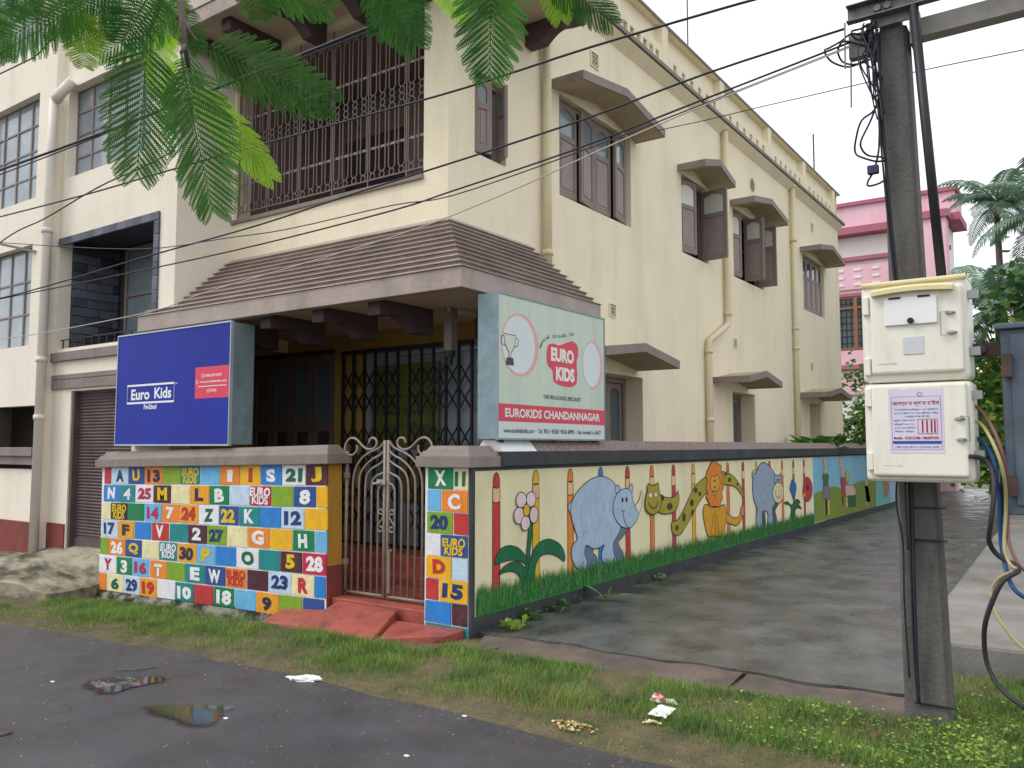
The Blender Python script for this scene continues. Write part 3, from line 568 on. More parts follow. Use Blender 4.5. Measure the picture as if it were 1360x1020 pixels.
p = bpx(485, 558); lettering(g, 'TM', p[0]+.005, p[1], .04, .018, bp_(.002), bold=.01)
p = bpx(310, 714); lettering(g, 'Pre-School', p[0], p[1], .25, .06, bp_(.002), bold=.03)
g.build('logo_lettering', WH, bs, fix=False)
g = G(); q = [bpx(618, 452), bpx(848, 430), bpx(846, 648), bpx(614, 662)]
rz1, rz0 = (q[0][1]+q[1][1])/2, (q[2][1]+q[3][1])/2; rx0 = q[0][0]; rx1 = bx1-.014
poly2(g, [(rx0, rz0), (rx1, rz0), (rx1, rz1), (rx0, rz1)], bp_(.0015)); g.build('contact_panel', flat('e0455e'), bs, fix=False)
g = G(); rc = (rx0+rx1)/2; rw = rx1-rx0; rh = rz1-rz0
lettering(g, '1-800-209-5035', rc+.03*rw, rz0+.72*rh, .5*rw, .085*rh, bp_(.003), bold=.02)
stroke2(g, [(p[0], p[1]) for p in ell((rc-.27*rw, rz0+.72*rh), .02, .02, 14)], .006, bp_(.003)); stroke2(g, [(p[0], p[1]) for p in ell((rc-.44*rw, rz0+.53*rh), .02, .02, 14)], .006, bp_(.003))
lettering(g, 'www.eurokidsindia.com', rc+.03*rw, rz0+.53*rh, .78*rw, .075*rh, bp_(.003), bold=.02)
stroke2(g, [(rc-.4*rw, rz0+.38*rh), (rc+.42*rw, rz0+.38*rh)], .008, bp_(.003), closed=False)
lettering(g, 'यूरोकिड्स', rc, rz0+.23*rh, .28*rw, .14*rh, bp_(.003), bold=.01)
g.build('contact_lettering', WH, bs, fix=False)
ws = thing('white_signboard', (WX, 6.55, 1.55), 'pale green lit-box signboard of the pre-school at the corner above the mural wall', 'signboard')
SX = WX+.03; sy0, sy1, sz0, sz1 = 5.615, 7.49, 1.60, 2.86
PGREEN = mat('pale_green_acrylic', lin('cbd8c6'), .35, col2=lin('bccbbb'), scale=1.2, stretch=(1, 3, .3), spec=.4, stain='94a898', stain_amt=.4, stain_scale=3, stain_stretch=(1, 2.4, .15))
g = G(); g.box(SX-.21, SX-.016, sy0+.004, sy1-.004, sz0+.008, sz1-.008); g.build('sheet_box', GREYM, ws)
g = G(); g.box(SX-.015, SX-.003, sy0+.014, sy1-.014, sz0+.014, sz1-.014); g.build('face', PGREEN, ws)
g = G()
for a_ in ((sy0, sy1, sz1-.013, sz1), (sy0, sy1, sz0, sz0+.013), (sy0, sy0+.013, sz0+.0135, sz1-.0135), (sy1-.013, sy1, sz0+.0135, sz1-.0135)): g.box(SX-.02, SX+.004, *a_)
g.build('frame', GREYM, ws)
g = G()
for y_ in (5.75, 6.6, 7.35): g.box(SX-.17, SX-.05, y_-.03, y_+.03, 1.52, 1.601)
g.build('support', BLACKM, ws)
sp_ = lambda d: (lambda u, v: (SX-.003+d, u, v))
def spx(X, Y): p = onx(620+X/4.25, 370+Y/4.25, SX); return p.y, p.z
SW, SH = sy1-sy0, sz1-sz0
U = lambda a_, b_: (sy0+a_*SW, sz0+b_*SH)
RED = flat('d8465a'); PINK = flat('e0a8a8'); INK = flat('3c4044'); SWH = flat('e6ebe6')
g = G(); poly2(g, [U(.008, .012), U(.992, .012), U(.992, .125), U(.008, .125)], sp_(.001)); g.build('lower_strip', flat('d2dcda'), ws, fix=False)
g = G(); poly2(g, [U(.008, .125), U(.992, .125), U(.992, .245), U(.008, .245)], sp_(.002)); g.build('name_band', RED, ws, fix=False)
g = G(); lettering(g, 'EUROKIDS CHANDANNAGAR', *U(.5, .185), .88*SW, .062*SH, sp_(.0035), bold=.03); g.build('name_lettering', SWH, ws, fix=False)
g = G(); lettering(g, "www.eurokidsindia.com  \u2022  Tel.: 90511 45558 / 94326 68990  \u2022  Sms 'eurokids' to 56677", *U(.5, .065), .9*SW, .034*SH, sp_(.003), bold=.012)
lettering(g, 'THE PRE-SCHOOL SPECIALIST', *U(.56, .315), .36*SW, .03*SH, sp_(.003), bold=.01)
# 'Learning through fun' on an arc over the logo
s_ = 'Learning through fun'; n_ = len(s_); arc = [(p.x, p.y) for p in smoothcurve([(*U(*q), 0) for q in ((.36, .665), (.385, .712), (.44, .748), (.52, .765), (.60, .782), (.67, .81))], 6)]
for k, ch in enumerate(s_):
    if ch == ' ': continue
    S_ = (k+.5)/n_*(len(arc)-1); i_ = int(S_); p0, p1 = arc[i_], arc[min(i_+1, len(arc)-1)]; ctr = (p0[0]+(p1[0]-p0[0])*(S_-i_), p0[1]+(p1[1]-p0[1])*(S_-i_))
    an = math.atan2(p1[1]-p0[1], p1[0]-p0[0]); ca, sa = math.cos(an), math.sin(an)
    vs, fs, tw, th = text_mesh(ch, .01); k_ = .05
    g.add([sp_(.003)(ctr[0]+((x-tw/2)*ca-y*sa)*k_, ctr[1]+((x-tw/2)*sa+y*ca)*k_) for x, y in vs], fs)
g.build('small_lettering', INK, ws, fix=False)
tp = lambda q: U(.098+.06*q[0], .57+.15*q[1])          # the printed trophy cup beside the left ring
CUP = [(-.8, 1.0), (.8, 1.0), (.7, .62), (.35, .30), (.14, .18), (.14, -.05), (-.14, -.05), (-.14, .18), (-.35, .30), (-.7, .62)]
g = G(); poly2(g, [tp(q) for q in CUP], sp_(.004)); g.build('trophy_cup', flat('cfd4c4'), ws, fix=False)
g = G(); stroke2(g, [tp(q) for q in CUP], .007, sp_(.0048)); poly2(g, [tp(q) for q in ((-.42, -.06), (.42, -.06), (.55, -.4), (-.55, -.4))], sp_(.0044))
for s_g in (-1, 1): stroke2(g, [(p.x, p.y) for p in smoothcurve([(*tp(q), 0) for q in ((.76*s_g, .9), (1.1*s_g, .85), (1.05*s_g, .55), (.55*s_g, .45))], 4)], .006, sp_(.0042), closed=False)
g.build('trophy_outline', INK, ws, fix=False)
for (a_, b_, ra, rb) in ((.185, .66, .155, .21), (.868, .60, .108, .185)):     # the two pink rings either side of the logo
    c_ = U(a_, b_); g = G(); E1 = ell(c_, ra*SW, rb*SH*1.05, 48); E2 = ell((c_[0]-.012*SW, c_[1]), ra*SW*.87, rb*SH*.96, 48)
    poly2(g, E1, sp_(.001)); g.build('ring', PINK, ws, fix=False)
    g = G(); poly2(g, E2, sp_(.002)); g.build('ring_centre', flat('d5dfe0'), ws, fix=False)
blob = [(.415, .66), (.43, .70), (.48, .715), (.53, .71), (.60, .74), (.66, .76), (.71, .73), (.715, .66), (.70, .60), (.705, .50), (.69, .43), (.63, .405), (.53, .41), (.475, .44), (.465, .51), (.425, .545), (.41, .60)]
g = G(); pts = [(p.x, p.y) for p in smoothcurve([(*U(*q), 0) for q in blob], 5, True)]; poly2(g, pts, sp_(.0012)); g.build('logo_patch', RED, ws, fix=False)
g = G(); lettering(g, 'EURO', *U(.56, .635), .22*SW, .105*SH, sp_(.0035), bold=.055); g.build('logo_lettering', flat('ece8e2'), ws, fix=False); g = G(); lettering(g, 'KIDS', *U(.585, .495), .18*SW, .105*SH, sp_(.0035), bold=.055)
p = U(.735, .72); lettering(g, 'TM', p[0], p[1], .025, .012, sp_(.003), bold=.01); g.build('logo_lettering', flat('ece8e2'), ws, fix=False)

# ================================================================= SCHOOL BUILDING
sb = thing('school_building', (XB, YB, 0), 'two-storey cream school building with brown window shades and porch roof', 'building')
ZF, ZT = 3.35, 6.93                     # first floor level, roof ledge
W = {1: (7.92, 9.72, 4.42, 5.62), 2: (11.37, 12.38, 4.42, 5.62), 3: (13.53, 15.06, 4.42, 5.62), 4: (17.66, 19.33, 4.42, 5.62)}
pA = onx(630, 120, XB); pB = onx(665.5, 216, XB)
W[0] = (onx(630.5, 150, XB).y, onx(672, 180, XB).y, onx(632, 203, XB).z, onx(632, 92, XB).z)
D = {1: (8.35, 10.0, .2, 2.45), 2: (13.35, 14.45, .2, 2.45), 3: (17.9, 18.75, .2, 2.45)}
g = G()
holes = [W[k] for k in W]
wall_holes(g, 'x', XB, -.16, YB, YE, ZF-.55, ZT, [h for h in holes])
wall_holes(g, 'x', XB, -.45, 6.78, YE, -.1, ZF-.55, [D[k] for k in D])
bal = (XL+.03, -5.21, 4.17, 6.02)
wall_holes(g, 'y', YB, .22, XL, XB, 2.86, 7.6, [bal])
g.quad((XB, YE, -.1), (XL-2, YE, -.1), (XL-2, YE, 7.6), (XB, YE, 7.6))
g.quad((XB-.3, YB+.3, 6.9), (XB-.3, YE-.2, 6.9), (XL, YE-.2, 6.9), (XL, YB+.3, 6.9))
g.quad((XL, YB, 2.7), (XL, YE, 2.7), (XL, YE, 7.2), (XL, YB, 7.2))
g.build('wall', CREAM, sb, fix=False)
# interior so that open windows look into a dim room
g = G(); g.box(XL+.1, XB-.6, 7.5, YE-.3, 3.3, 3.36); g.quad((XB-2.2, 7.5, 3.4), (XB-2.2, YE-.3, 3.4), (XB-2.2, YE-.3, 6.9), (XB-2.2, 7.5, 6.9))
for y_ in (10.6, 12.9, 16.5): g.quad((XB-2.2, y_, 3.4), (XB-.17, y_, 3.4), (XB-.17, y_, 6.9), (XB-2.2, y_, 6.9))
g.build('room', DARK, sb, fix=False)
# balcony recess
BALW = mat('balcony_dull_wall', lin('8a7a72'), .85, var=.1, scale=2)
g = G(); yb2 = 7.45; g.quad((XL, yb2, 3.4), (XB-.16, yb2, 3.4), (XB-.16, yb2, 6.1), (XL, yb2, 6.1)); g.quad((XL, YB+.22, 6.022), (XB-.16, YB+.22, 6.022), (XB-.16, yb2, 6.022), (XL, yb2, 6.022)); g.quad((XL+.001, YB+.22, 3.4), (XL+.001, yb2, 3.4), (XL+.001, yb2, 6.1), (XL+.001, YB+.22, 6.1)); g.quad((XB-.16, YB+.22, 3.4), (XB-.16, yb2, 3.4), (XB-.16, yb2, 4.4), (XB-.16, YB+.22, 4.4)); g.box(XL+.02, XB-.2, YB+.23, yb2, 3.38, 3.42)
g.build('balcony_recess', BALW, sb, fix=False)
g = G(); g.box(XL+.3, XL+1.3, yb2-.04, yb2-.005, 3.43, 5.5); g.box(XL+1.9, XL+2.85, yb2-.04, yb2-.005, 3.43, 5.5); g.build('balcony_door', DARKWOOD, sb)
g = G(); g.box(bal[0]-.03, bal[1]+.004, YB-.035, YB+.10, bal[2]-.045, bal[2]+.001); g.build('balcony_sill', BROWN, sb, bevel=.005)
# balcony grille
gr = G(); GRM = mat('brown_grille_enamel', lin('7f706a'), .5, var=.12, scale=20)
yg = YB+.045; z0, z1 = bal[2]+.01, bal[3]-.01; zb1, zt1 = z0+.085, z1-.11
gr.tube([(bal[0], yg, zb1), (bal[1], yg, zb1)], .009, 4)
go = gr.build('balcony_grille', GRM, sb); gr = G(); gr.tube([(bal[0], yg, zt1), (bal[1], yg, zt1)], .009, 4); gr.build('top_rail', GRM, go)
FLATM = mat('pale_grille_flat', lin('938883'), .5)
for zz_ in (z0+.42, z0+1.2):
    h_ = G(); h_.box(bal[0], bal[1], yg+.012, yg+.018, zz_-.013, zz_+.013); h_.build('flat_bar', FLATM, go)
nl = 22; pitch = (bal[1]-bal[0])/nl
mz = (zb1+zt1)/2
L = G()            # one link: two slim loops with small rings between, below and above
r_ = .034
def ringpts(cx, cz, r, n=12): return [(cx+r*math.cos(2*math.pi*k/n), 0, cz+r*math.sin(2*math.pi*k/n)) for k in range(n+1)]
def loop(za, zb, w):
    n = 6; P = [(-w, 0, za+w)]+[(-w*math.cos(math.pi*k/n), 0, za+w-w*math.sin(math.pi*k/n)) for k in range(1, n)]+[(w, 0, za+w), (w, 0, zb-w)]+[(w*math.cos(math.pi*k/n), 0, zb-w+w*math.sin(math.pi*k/n)) for k in range(1, n)]+[(-w, 0, zb-w), (-w, 0, za+w)]
    return P
tr = .0068
for cz in (zb1+r_, mz-r_, mz+r_, zt1-r_): L.tube(ringpts(0, cz, r_), tr, 4, caps=False)
L.tube(loop(zb1+2*r_, mz-2*r_, .042), tr, 4, caps=False); L.tube(loop(mz+2*r_, zt1-2*r_, .042), tr, 4, caps=False)
lm = L.mesh('link', GRM)
for k in range(nl):
    o = link('link', lm, go); o.location = (bal[0]+pitch*(k+.5), yg, 0)
P_ = G(); P_.box(-.006, .006, -.006, .006, z0, z1); pm_ = P_.mesh('post', GRM)
for k in range(0, nl+1, 4):
    o = link('post', pm_, go); o.location = (bal[0]+pitch*k, yg, 0)
# ---- stepped porch roof (lower) and its twin over the balcony
def porch(zoff, dF, name, lbl):
    """courses step from the fascia (dF in front of the walls) up to the wall; wraps the corner"""
    x_left = onx(0, 0, 1).x if False else None
    xe, ye_ = -8.70, 7.39
    g = G(); z0 = 2.815+zoff; z1 = 2.985+zoff; t = .10
    y0 = YB-dF; x1 = XB+dF
    # fascia: mitred L
    for (ya, xa, yb_, xb_) in ((y0, x1, y0+t, x1-t),):
        la = [(xe, ya, z0), (xa, ya, z0), (xa, ye_, z0), (xb_, ye_, z0), (xb_, yb_, z0), (xe, yb_, z0)]
        lb = [(p[0], p[1], z1) for p in la]; g.prism(la, lb)
    ro = g.build(name, ROOF, sb, bevel=.006)
    if lbl: ro['label'] = lbl
    n = 11; dz = (3.70-2.985)/n; dd = (dF-.02)/n
    for k in range(n):
        d = dF+.012-dd*k; z = z1+.002+dz*k; lip = .030
        prof = [(d, z), (d, z+.006), (d-dd*1.0-lip*1.0, z+dz*.66), (d-dd-lip, z+dz+.004), (d-dd-.16, z+dz+.004), (d-dd-.16, z)]
        if k == n-1: prof = [(d, z), (d, z+.006), (.002, z+dz), (.002, z)]
        g = G(); yy = ye_-.012*k; xx = XL+.002 if k > 2 else xe+.03*k
        m = len(prof); vs = [(xx, YB-q, zz_) for q, zz_ in prof]+[(XB+q, YB-q, zz_) for q, zz_ in prof]+[(XB+q, yy, zz_) for q, zz_ in prof]
        fs = [(a*m+i, a*m+(i+1) % m, (a+1)*m+(i+1) % m, (a+1)*m+i) for a in (0, 1) for i in range(m)]+[tuple(range(m))[::-1], tuple(range(2*m, 3*m))]
        g.add(vs, fs); g.build('course', ROOF, ro)
    # soffit
    g = G(); zs = z0+.03; ys_ = 6.78 if zoff == 0 else YB-.001
    la = [(xe+.01, y0+t+.002, zs), (x1-t-.002, y0+t+.002, zs), (x1-t-.002, ye_-.01, zs), (XB+.002 if zoff else XB-.02, ye_-.01, zs), (XB+.002 if zoff else XB-.02, ys_, zs), (xe+.01, ys_, zs)]
    g.prism(la, [(p[0], p[1], zs+.03) for p in la])
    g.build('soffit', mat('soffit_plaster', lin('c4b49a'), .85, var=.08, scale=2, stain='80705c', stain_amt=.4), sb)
    # corbels: curved brackets
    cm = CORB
    def corbel(p0, dirv, ln, w=.15, dep=.24):
        a = Vector(p0); dv = Vector(dirv); sv = Vector((-dv.y, dv.x, 0))*(w/2); pr = [(0, 0), (0, -dep), (.30*ln, -dep)]
        for k in range(7):
            t_ = k/6; pr.append(((.30+.34*t_)*ln, -dep+(dep-.11)*(math.sin(t_*math.pi/2))))
        pr += [(.74*ln, -.125), (ln, -.135), (ln, 0)]
        la = [a+dv*q+Vector((0, 0, h))-sv for q, h in pr]; lb = [a+dv*q+Vector((0, 0, h))+sv for q, h in pr]
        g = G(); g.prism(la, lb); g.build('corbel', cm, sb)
    zc = zs-.001
    off = 0
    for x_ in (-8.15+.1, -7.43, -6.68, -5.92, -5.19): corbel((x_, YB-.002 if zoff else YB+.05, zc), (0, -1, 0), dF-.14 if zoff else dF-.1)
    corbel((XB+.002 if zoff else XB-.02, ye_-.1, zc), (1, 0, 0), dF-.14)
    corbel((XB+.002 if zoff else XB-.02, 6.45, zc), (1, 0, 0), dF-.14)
porch(0, .82, 'porch_roof', 'stepped brown concrete tile roof over the porch')
porch(3.28, .82, 'balcony_roof', 'stepped brown roof over the balcony')
g = G(); g.box(XB-.07, XB+.02, 5.96, 6.05, 2.44, 2.84); g.build('pendant_post', BROWN, sb)
g = G(); g.tube([(XB-.02, 5.99, 2.44), (XB-.02, 5.99, 2.38)], .05, 10); g.tube([(XB-.02, 5.99, 2.38), (XB-.02, 5.99, 2.30)], .028, 10); g.build('lamp_holder', BLACKM, sb)
# ---- porch interior: back wall, wooden partition, doorway, floor
YK = 6.775
g = G(); wall_holes(g, 'y', YK, .12, -8.9, XB, .45, 2.86, [(-8.85, -7.32, .45, 2.7), (-6.85, -5.15, .45, 2.66)]); g.build('porch_wall', mat('shaded_ochre_porch_wall', lin('a08040'), .8, var=.12, scale=2), sb, fix=False)  # ochre darkened here: the deep porch shade is put into the wall colour
g = G(); g.quad((-8.9, 5.3, .17), (-8.9, YK, .17), (-8.9, YK, 2.86), (-8.9, 5.3, 2.86)); g.quad((XB-.001, 6.781, .0), (XB-.001, YK-.02, .0), (XB-.001, YK-.02, 2.84), (XB-.001, 6.781, 2.84)); g.build('porch_side_wall', YELLOW, sb, fix=False)
g = G(); g.box(-8.89, XB+.1, 6.25, YK+.1, .16, .45); g.box(-8.89, XB+.1, 5.95, 6.249, .1, .31); g.build('porch_plinth', REDF, sb, bevel=.01)
g = G(); g.box(-8.89, NWX, 5.5, 5.95, -.1, .16); g.build('porch_floor', REDF, sb)
g = G(); g.box(-8.85, -7.32, YK+.04, YK+.08, .45, 2.7)
po = g.build('wooden_partition', DARKWOOD, sb)
for k in range(4):
    x0, x1 = -8.82+.375*k, -8.82+.375*k+.345
    g = G(); 
    for a_ in ((x0, x0+.06, .5, 2.64), (x1-.06, x1, .5, 2.64), (x0+.061, x1-.061, .5, .62), (x0+.061, x1-.061, 1.72, 1.82), (x0+.061, x1-.061, 2.54, 2.64)): g.box(a_[0], a_[1], YK+.01, YK+.039, a_[2], a_[3])
    g.build('leaf', mat('brown_partition_wood', lin('6d605c'), .55, var=.15, scale=3), po)
    g = G(); g.box(x0+.061, x1-.061, YK+.026, YK+.036, 1.821, 2.539); g.build('pane', GLASSD, po)
g = G(); zz_ = .45
for a_ in ((-6.85, -6.79, .45, 2.66), (-5.21, -5.15, .45, 2.66), (-6.789, -5.211, 2.56, 2.66), (-6.06, -6.0, .45, 2.559)): g.box(a_[0], a_[1], YK+.06, YK+.12, a_[2], a_[3])
do = g.build('entrance_door', ALU, sb)
g = G(); g.box(-6.789, -6.061, YK+.085, YK+.095, .46, 2.555); g.box(-5.999, -5.211, YK+.085, YK+.095, .46, 2.555); g.build('pane', mat('grey_door_glass', lin('8e9ca2'), .15, var=.15, scale=1.5, spec=.6), do)
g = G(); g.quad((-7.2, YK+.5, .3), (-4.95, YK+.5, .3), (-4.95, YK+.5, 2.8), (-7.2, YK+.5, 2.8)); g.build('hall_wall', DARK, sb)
def board(name, x0, x1, z0, z1, col, lines, label):  # board colours are darkened for the dimness behind the door glass
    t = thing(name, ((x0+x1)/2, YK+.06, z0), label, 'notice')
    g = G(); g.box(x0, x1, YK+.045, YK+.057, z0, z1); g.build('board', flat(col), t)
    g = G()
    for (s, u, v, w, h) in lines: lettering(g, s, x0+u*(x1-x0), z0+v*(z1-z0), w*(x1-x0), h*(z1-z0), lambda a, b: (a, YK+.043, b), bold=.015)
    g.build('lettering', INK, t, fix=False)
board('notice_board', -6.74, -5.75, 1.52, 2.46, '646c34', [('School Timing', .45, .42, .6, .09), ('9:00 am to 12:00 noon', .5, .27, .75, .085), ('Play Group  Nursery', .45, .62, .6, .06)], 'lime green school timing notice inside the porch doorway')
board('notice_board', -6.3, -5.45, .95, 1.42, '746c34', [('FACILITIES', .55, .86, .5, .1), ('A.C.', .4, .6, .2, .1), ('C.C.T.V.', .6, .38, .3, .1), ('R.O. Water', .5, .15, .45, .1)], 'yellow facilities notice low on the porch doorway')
# collapsible gate
cg = thing('collapsible_gate', (-6.1, YK-.06, .45), 'black collapsible lattice gate across the school doorway', 'gate')
xs_ = [-7.12+i*.172 for i in range(12)]; yg2 = YK-.055
g = G(); g.box(xs_[0]-.02, xs_[-1]+.02, yg2-.02, yg2+.02, 2.60, 2.64); g.build('track', BLACKM, cg); g = G(); g.box(xs_[0]-.02, xs_[-1]+.02, yg2-.02, yg2+.02, .452, .475); g.build('track', BLACKM, cg)
V = G(); V.box(-.014, .014, -.012, .012, .476, 2.599); vm_ = V.mesh('bar', BLACKM)
Lt = G(); p_ = .172
for s1, s2 in ((0, 1), (1, 0)): Lt.bar((s1*p_, .014*(1 if s1 else -1), 0), (s2*p_, .014*(1 if s1 else -1), .25), .014)
        
lm2 = Lt.mesh('lattice', BLACKM)
for i, x_ in enumerate(xs_):
    o = link('bar', vm_, cg); o.location = (x_+6.1-6.1, yg2, 0)
    for zc in ((.62, .87, 1.25, 1.5, 1.9, 2.15) if i < 11 and i not in (5,) else ()): o = link('lattice', lm2, cg); o.location = (x_, yg2, zc)
# ---- windows
def leafmesh(w, h, glass=LITGLASS, panel=WOODL, arch=True, split=.36):
    """casement leaf hinged at x=0, in the local xz plane: stiles, rails, arched pane above, raised panel below"""
    g = G(); t = .018; s = .055; zm = h*(1-split)
    for a_ in ((0, s, 0, h), (w-s, w, 0, h), (s, w-s, 0, s*1.3), (s, w-s, zm-s*.6, zm+s*.6), (s, w-s, h-s, h)): g.box(a_[0], a_[1], -t, t, a_[2], a_[3], 0)
    if arch:
        n = 5; x0, x1 = s, w-s; zt = h-s; d = .05
        for k in range(n):
            a = x0+(x1-x0)*k/n; b = x0+(x1-x0)*(k+1)/n; fa = d*(2*(a-x0)/(x1-x0)-1)**2; fb = d*(2*(b-x0)/(x1-x0)-1)**2
            g.prism([(a, -t, zt+.001), (b, -t, zt+.001), (b, -t, zt-fb), (a, -t, zt-fa)], [(a, t, zt+.001), (b, t, zt+.001), (b, t, zt-fb), (a, t, zt-fa)], 0)
    g.box(s, w-s, -.006, .006, s*1.3, zm-s*.6, 1); q = .03
    g.box(s+q, w-s-q, -.013, .013, s*1.3+q, zm-s*.6-q, 1)
    g.box(s, w-s, -.004, .004, zm+s*.6, h-s, 2)
    return g.mesh('shutter', [WOOD, panel, glass])
def window(k, angles, grille=False):
    y0, y1, z0, z1 = W[k]; xr = XB-.10; g = G(); s = .05
    for a_ in ((y0, y0+s, z0, z1), (y1-s, y1, z0, z1), (y0+s, y1-s, z1-s, z1), (y0+s, y1-s, z0, z0+s*.7)): g.box(xr-.06, xr+.02, *a_)
    wo = g.build('window', WOOD, sb)
    n = len(angles); w = (y1-y0-2*s)/n; h = z1-z0-s*1.7-.01; lm_ = leafmesh(w-.008, h, GLASSD)
    lm2_ = leafmesh(w-.008, h, LITGLASS if k in (2, 3) else GLASS)
    for i, a in enumerate(angles):
        if a is None: continue
        o = link('shutter', lm_ if a == 0 else lm2_, wo)
        # hinge: even leaves on their near edge, odd leaves on their far edge
        if i % 2 == 0: o.location = (xr+.028, y0+s+w*i+.004, z0+s*.7+.005); o.rotation_euler = (0, 0, R(90-a))
        else: o.location = (xr+.028, y0+s+w*(i+1)-.004, z0+s*.7+.005); o.rotation_euler = (0, 0, R(-90+a))
    if grille:
        g = G()
        for j in range(9): yy = y0+s+(y1-y0-2*s)*(j+.5)/9; g.bar((xr-.03, yy, z0+s), (xr-.03, yy, z1-s), .012)
        for j in range(3): zz_ = z0+s+(z1-z0-2*s)*(j+.5)/3; g.bar((xr-.03, y0+s, zz_), (xr-.03, y1-s, zz_), .014)
        g.build('grille', BLACKM, wo)
    return wo
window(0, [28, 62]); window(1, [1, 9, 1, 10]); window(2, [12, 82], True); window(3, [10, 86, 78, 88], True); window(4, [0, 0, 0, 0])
def shade(y0, y1, z, out, rise, th=.085, name='window_shade', top=None):
    """folded concrete sun shade, ridge in the middle"""
    ym = (y0+y1)/2; n0, n1 = y0, y1
    def sec(x): return [(x, n0, z-th), (x, ym, z+rise-th), (x, n1, z-th), (x, n1, z), (x, ym, z+rise), (x, n0, z)]
    g = G(); A_ = sec(XB+.001); B2 = sec(XB+out-.02)
    g.prism(A_, B2, 0)
    o = g.build(name, mat('shade_plaster', lin('b5a68a'), .85, var=.08, scale=3, stain='6b5f4c', stain_amt=.4, stain_scale=3), sb, fix=True)
    e = .0; g = G(); C1 = [(XB+out-.0195, p[1], p[2]) for p in sec(0)]; C2 = [(XB+out, p[1], p[2]) for p in sec(0)]
    C1 = [(p[0], p[1]+(-.012 if p[1] == n0 else .012 if p[1] == n1 else 0), p[2]+(.012 if i > 2 else -.006)) for i, p in enumerate(C1)]; C2 = [(XB+out, p[1], p[2]) for p in C1]
    g.prism(C1, C2)
    # brown band down both ends
    for yy, sg in ((n0, -1), (n1, 1)): g.box(XB+.002, XB+out-.02, yy+.0005*sg, yy+sg*.012, z-th-.006, z+.012)
    g.build('edge_band', BROWN, o)
for k, (a, b) in {1: (7.75, 9.87), 2: (11.25, 12.49), 3: (13.41, 15.24), 4: (17.48, 19.5)}.items(): shade(a, b, 5.70, .43, .17)
shade(7.9, 9.84, 2.62, .6, .13, name='door_shade'); shade(12.5, 14.10, 2.62, .6, .13, name='door_shade'); shade(17.2, 19.0, 2.62, .6, .13, name='door_shade')
# ground-floor doors deep in their reveals
for k in D:
    y0, y1, z0, z1 = D[k]; g = G(); xr = XB-.3
    for a_ in ((y0, y0+.07, z0, z1), (y1-.07, y1, z0, z1), (y0+.071, y1-.071, z1-.07, z1)): g.box(xr-.05, xr+.05, *a_)
    do_ = g.build('door', WOOD, sb); n = 4 if k == 1 else 3; w = (y1-y0-.14)/n; lm_ = leafmesh(w-.006, z1-z0-.09, GLASSD)
    for i in range(n):
        o = link('door_leaf', lm_, do_); o.location = (xr, y0+.07+w*i+.003, z0+.01); o.rotation_euler = (0, 0, R(90))
# ---- roof ledge and parapet
xl = XB+.16
g = G(); g.box(XB+.001, xl, 7.5, YE+.12, ZT-.06, ZT); g.build('roof_ledge', BROWN, sb, bevel=.006)
g = G(); g.prism([(XB+.002, 7.5, ZT-.2), (xl-.02, 7.5, ZT-.081), (XB+.002, 7.5, ZT-.081)], [(XB+.002, YE, ZT-.2), (xl-.02, YE, ZT-.081), (XB+.002, YE, ZT-.081)]); g.build('ledge_cove', CREAM, sb)
xp = XB+.06
piers = [onx(u, v, xp).y for u, v in ((818, -10), (883, 50), (959, 120), (1022, 183), (1068, 226), (1107, 262))]
zp0, zp1, zp2 = ZT+.001, ZT+.33, 7.60
g = G(); g.box(XB-.12, xp-.11, 7.4, YE, zp1, zp2); g.box(XB-.12, xp-.12, 7.4, YE, zp0, zp1-.001); pw = g.build('parapet', CREAM, sb)
g = G(); g.box(XB-.16, xp-.004, 7.3, YE+.02, zp2, zp2+.036); g.build('parapet_coping', CREAM, pw); g = G(); g.box(xp-.003, xp+.016, 7.3, YE+.03, zp2+.004, zp2+.042); g.build('coping_edge', BROWN, pw)
HB = G(); 
for i in range(len(piers)-1):
    a, b = piers[i]+.1, piers[i+1]-.1; n = 6; hw = .12; ph = (b-a)/(n+.6); st = a
    for j in range(n):
        c_ = a+ph*(j+.8); HB.box(xp-.119, xp, st, c_-hw/2, zp0+.075, zp0+.215); st = c_+hw/2
    HB.box(xp-.119, xp, st, b, zp0+.075, zp0+.215)
    HB.box(xp-.119, xp, a, b, zp0+.2155, zp1); HB.box(xp-.119, xp, a, b, zp0, zp0+.0745)
HB.box(xp-.119, xp, 7.4, piers[0]-.1, zp0, zp1) if piers[0]-.1 > 7.4 else None
HB.build('pierced_band', CREAM, pw)
for y_ in piers:
    g = G(); g.box(xp-.11, xp+.004, y_-.099, y_+.099, zp0, zp2-.001); g.build('pier', CREAM, pw)
# front parapet return
g = G(); g.box(XL, XB-.2, YB+.0, YB+.2, 7.2, 7.6); g.build('front_parapet', CREAM, sb)
# ---- drain pipes
PIPE = mat('cream_pipe_paint', lin('d8ccaa'), .5, var=.06, scale=3)
PIPE2 = mat('pale_pipe_paint', lin('ded8cc'), .5, var=.06, scale=3)
def pipe(pts, r, name='drain_pipe', parent=sb, collars=(), m=PIPE):
    g = G(); g.tube(pts, r, 12); o = g.build(name, m, parent, smooth=True)
    for c_ in collars:
        h_ = G(); h_.tube([(c_[0], c_[1], c_[2]-.03), (c_[0], c_[1], c_[2]+.03)], r*1.25, 12); h_.build('collar', m, o, smooth=True)
    return o
y1 = onx(727, 200, XB+.07).y; pipe([(XB+.07, y1, 3.1), (XB+.07, y1, 6.1)], .05, collars=[(XB+.07, y1, 3.66), (XB+.07, y1, 3.36)])
y2 = onx(965, 300, XB+.07).y; y3 = onx(942, 480, XB+.07).y; za, zb = onx(965, 432, XB+.07).z, onx(942, 450, XB+.07).z
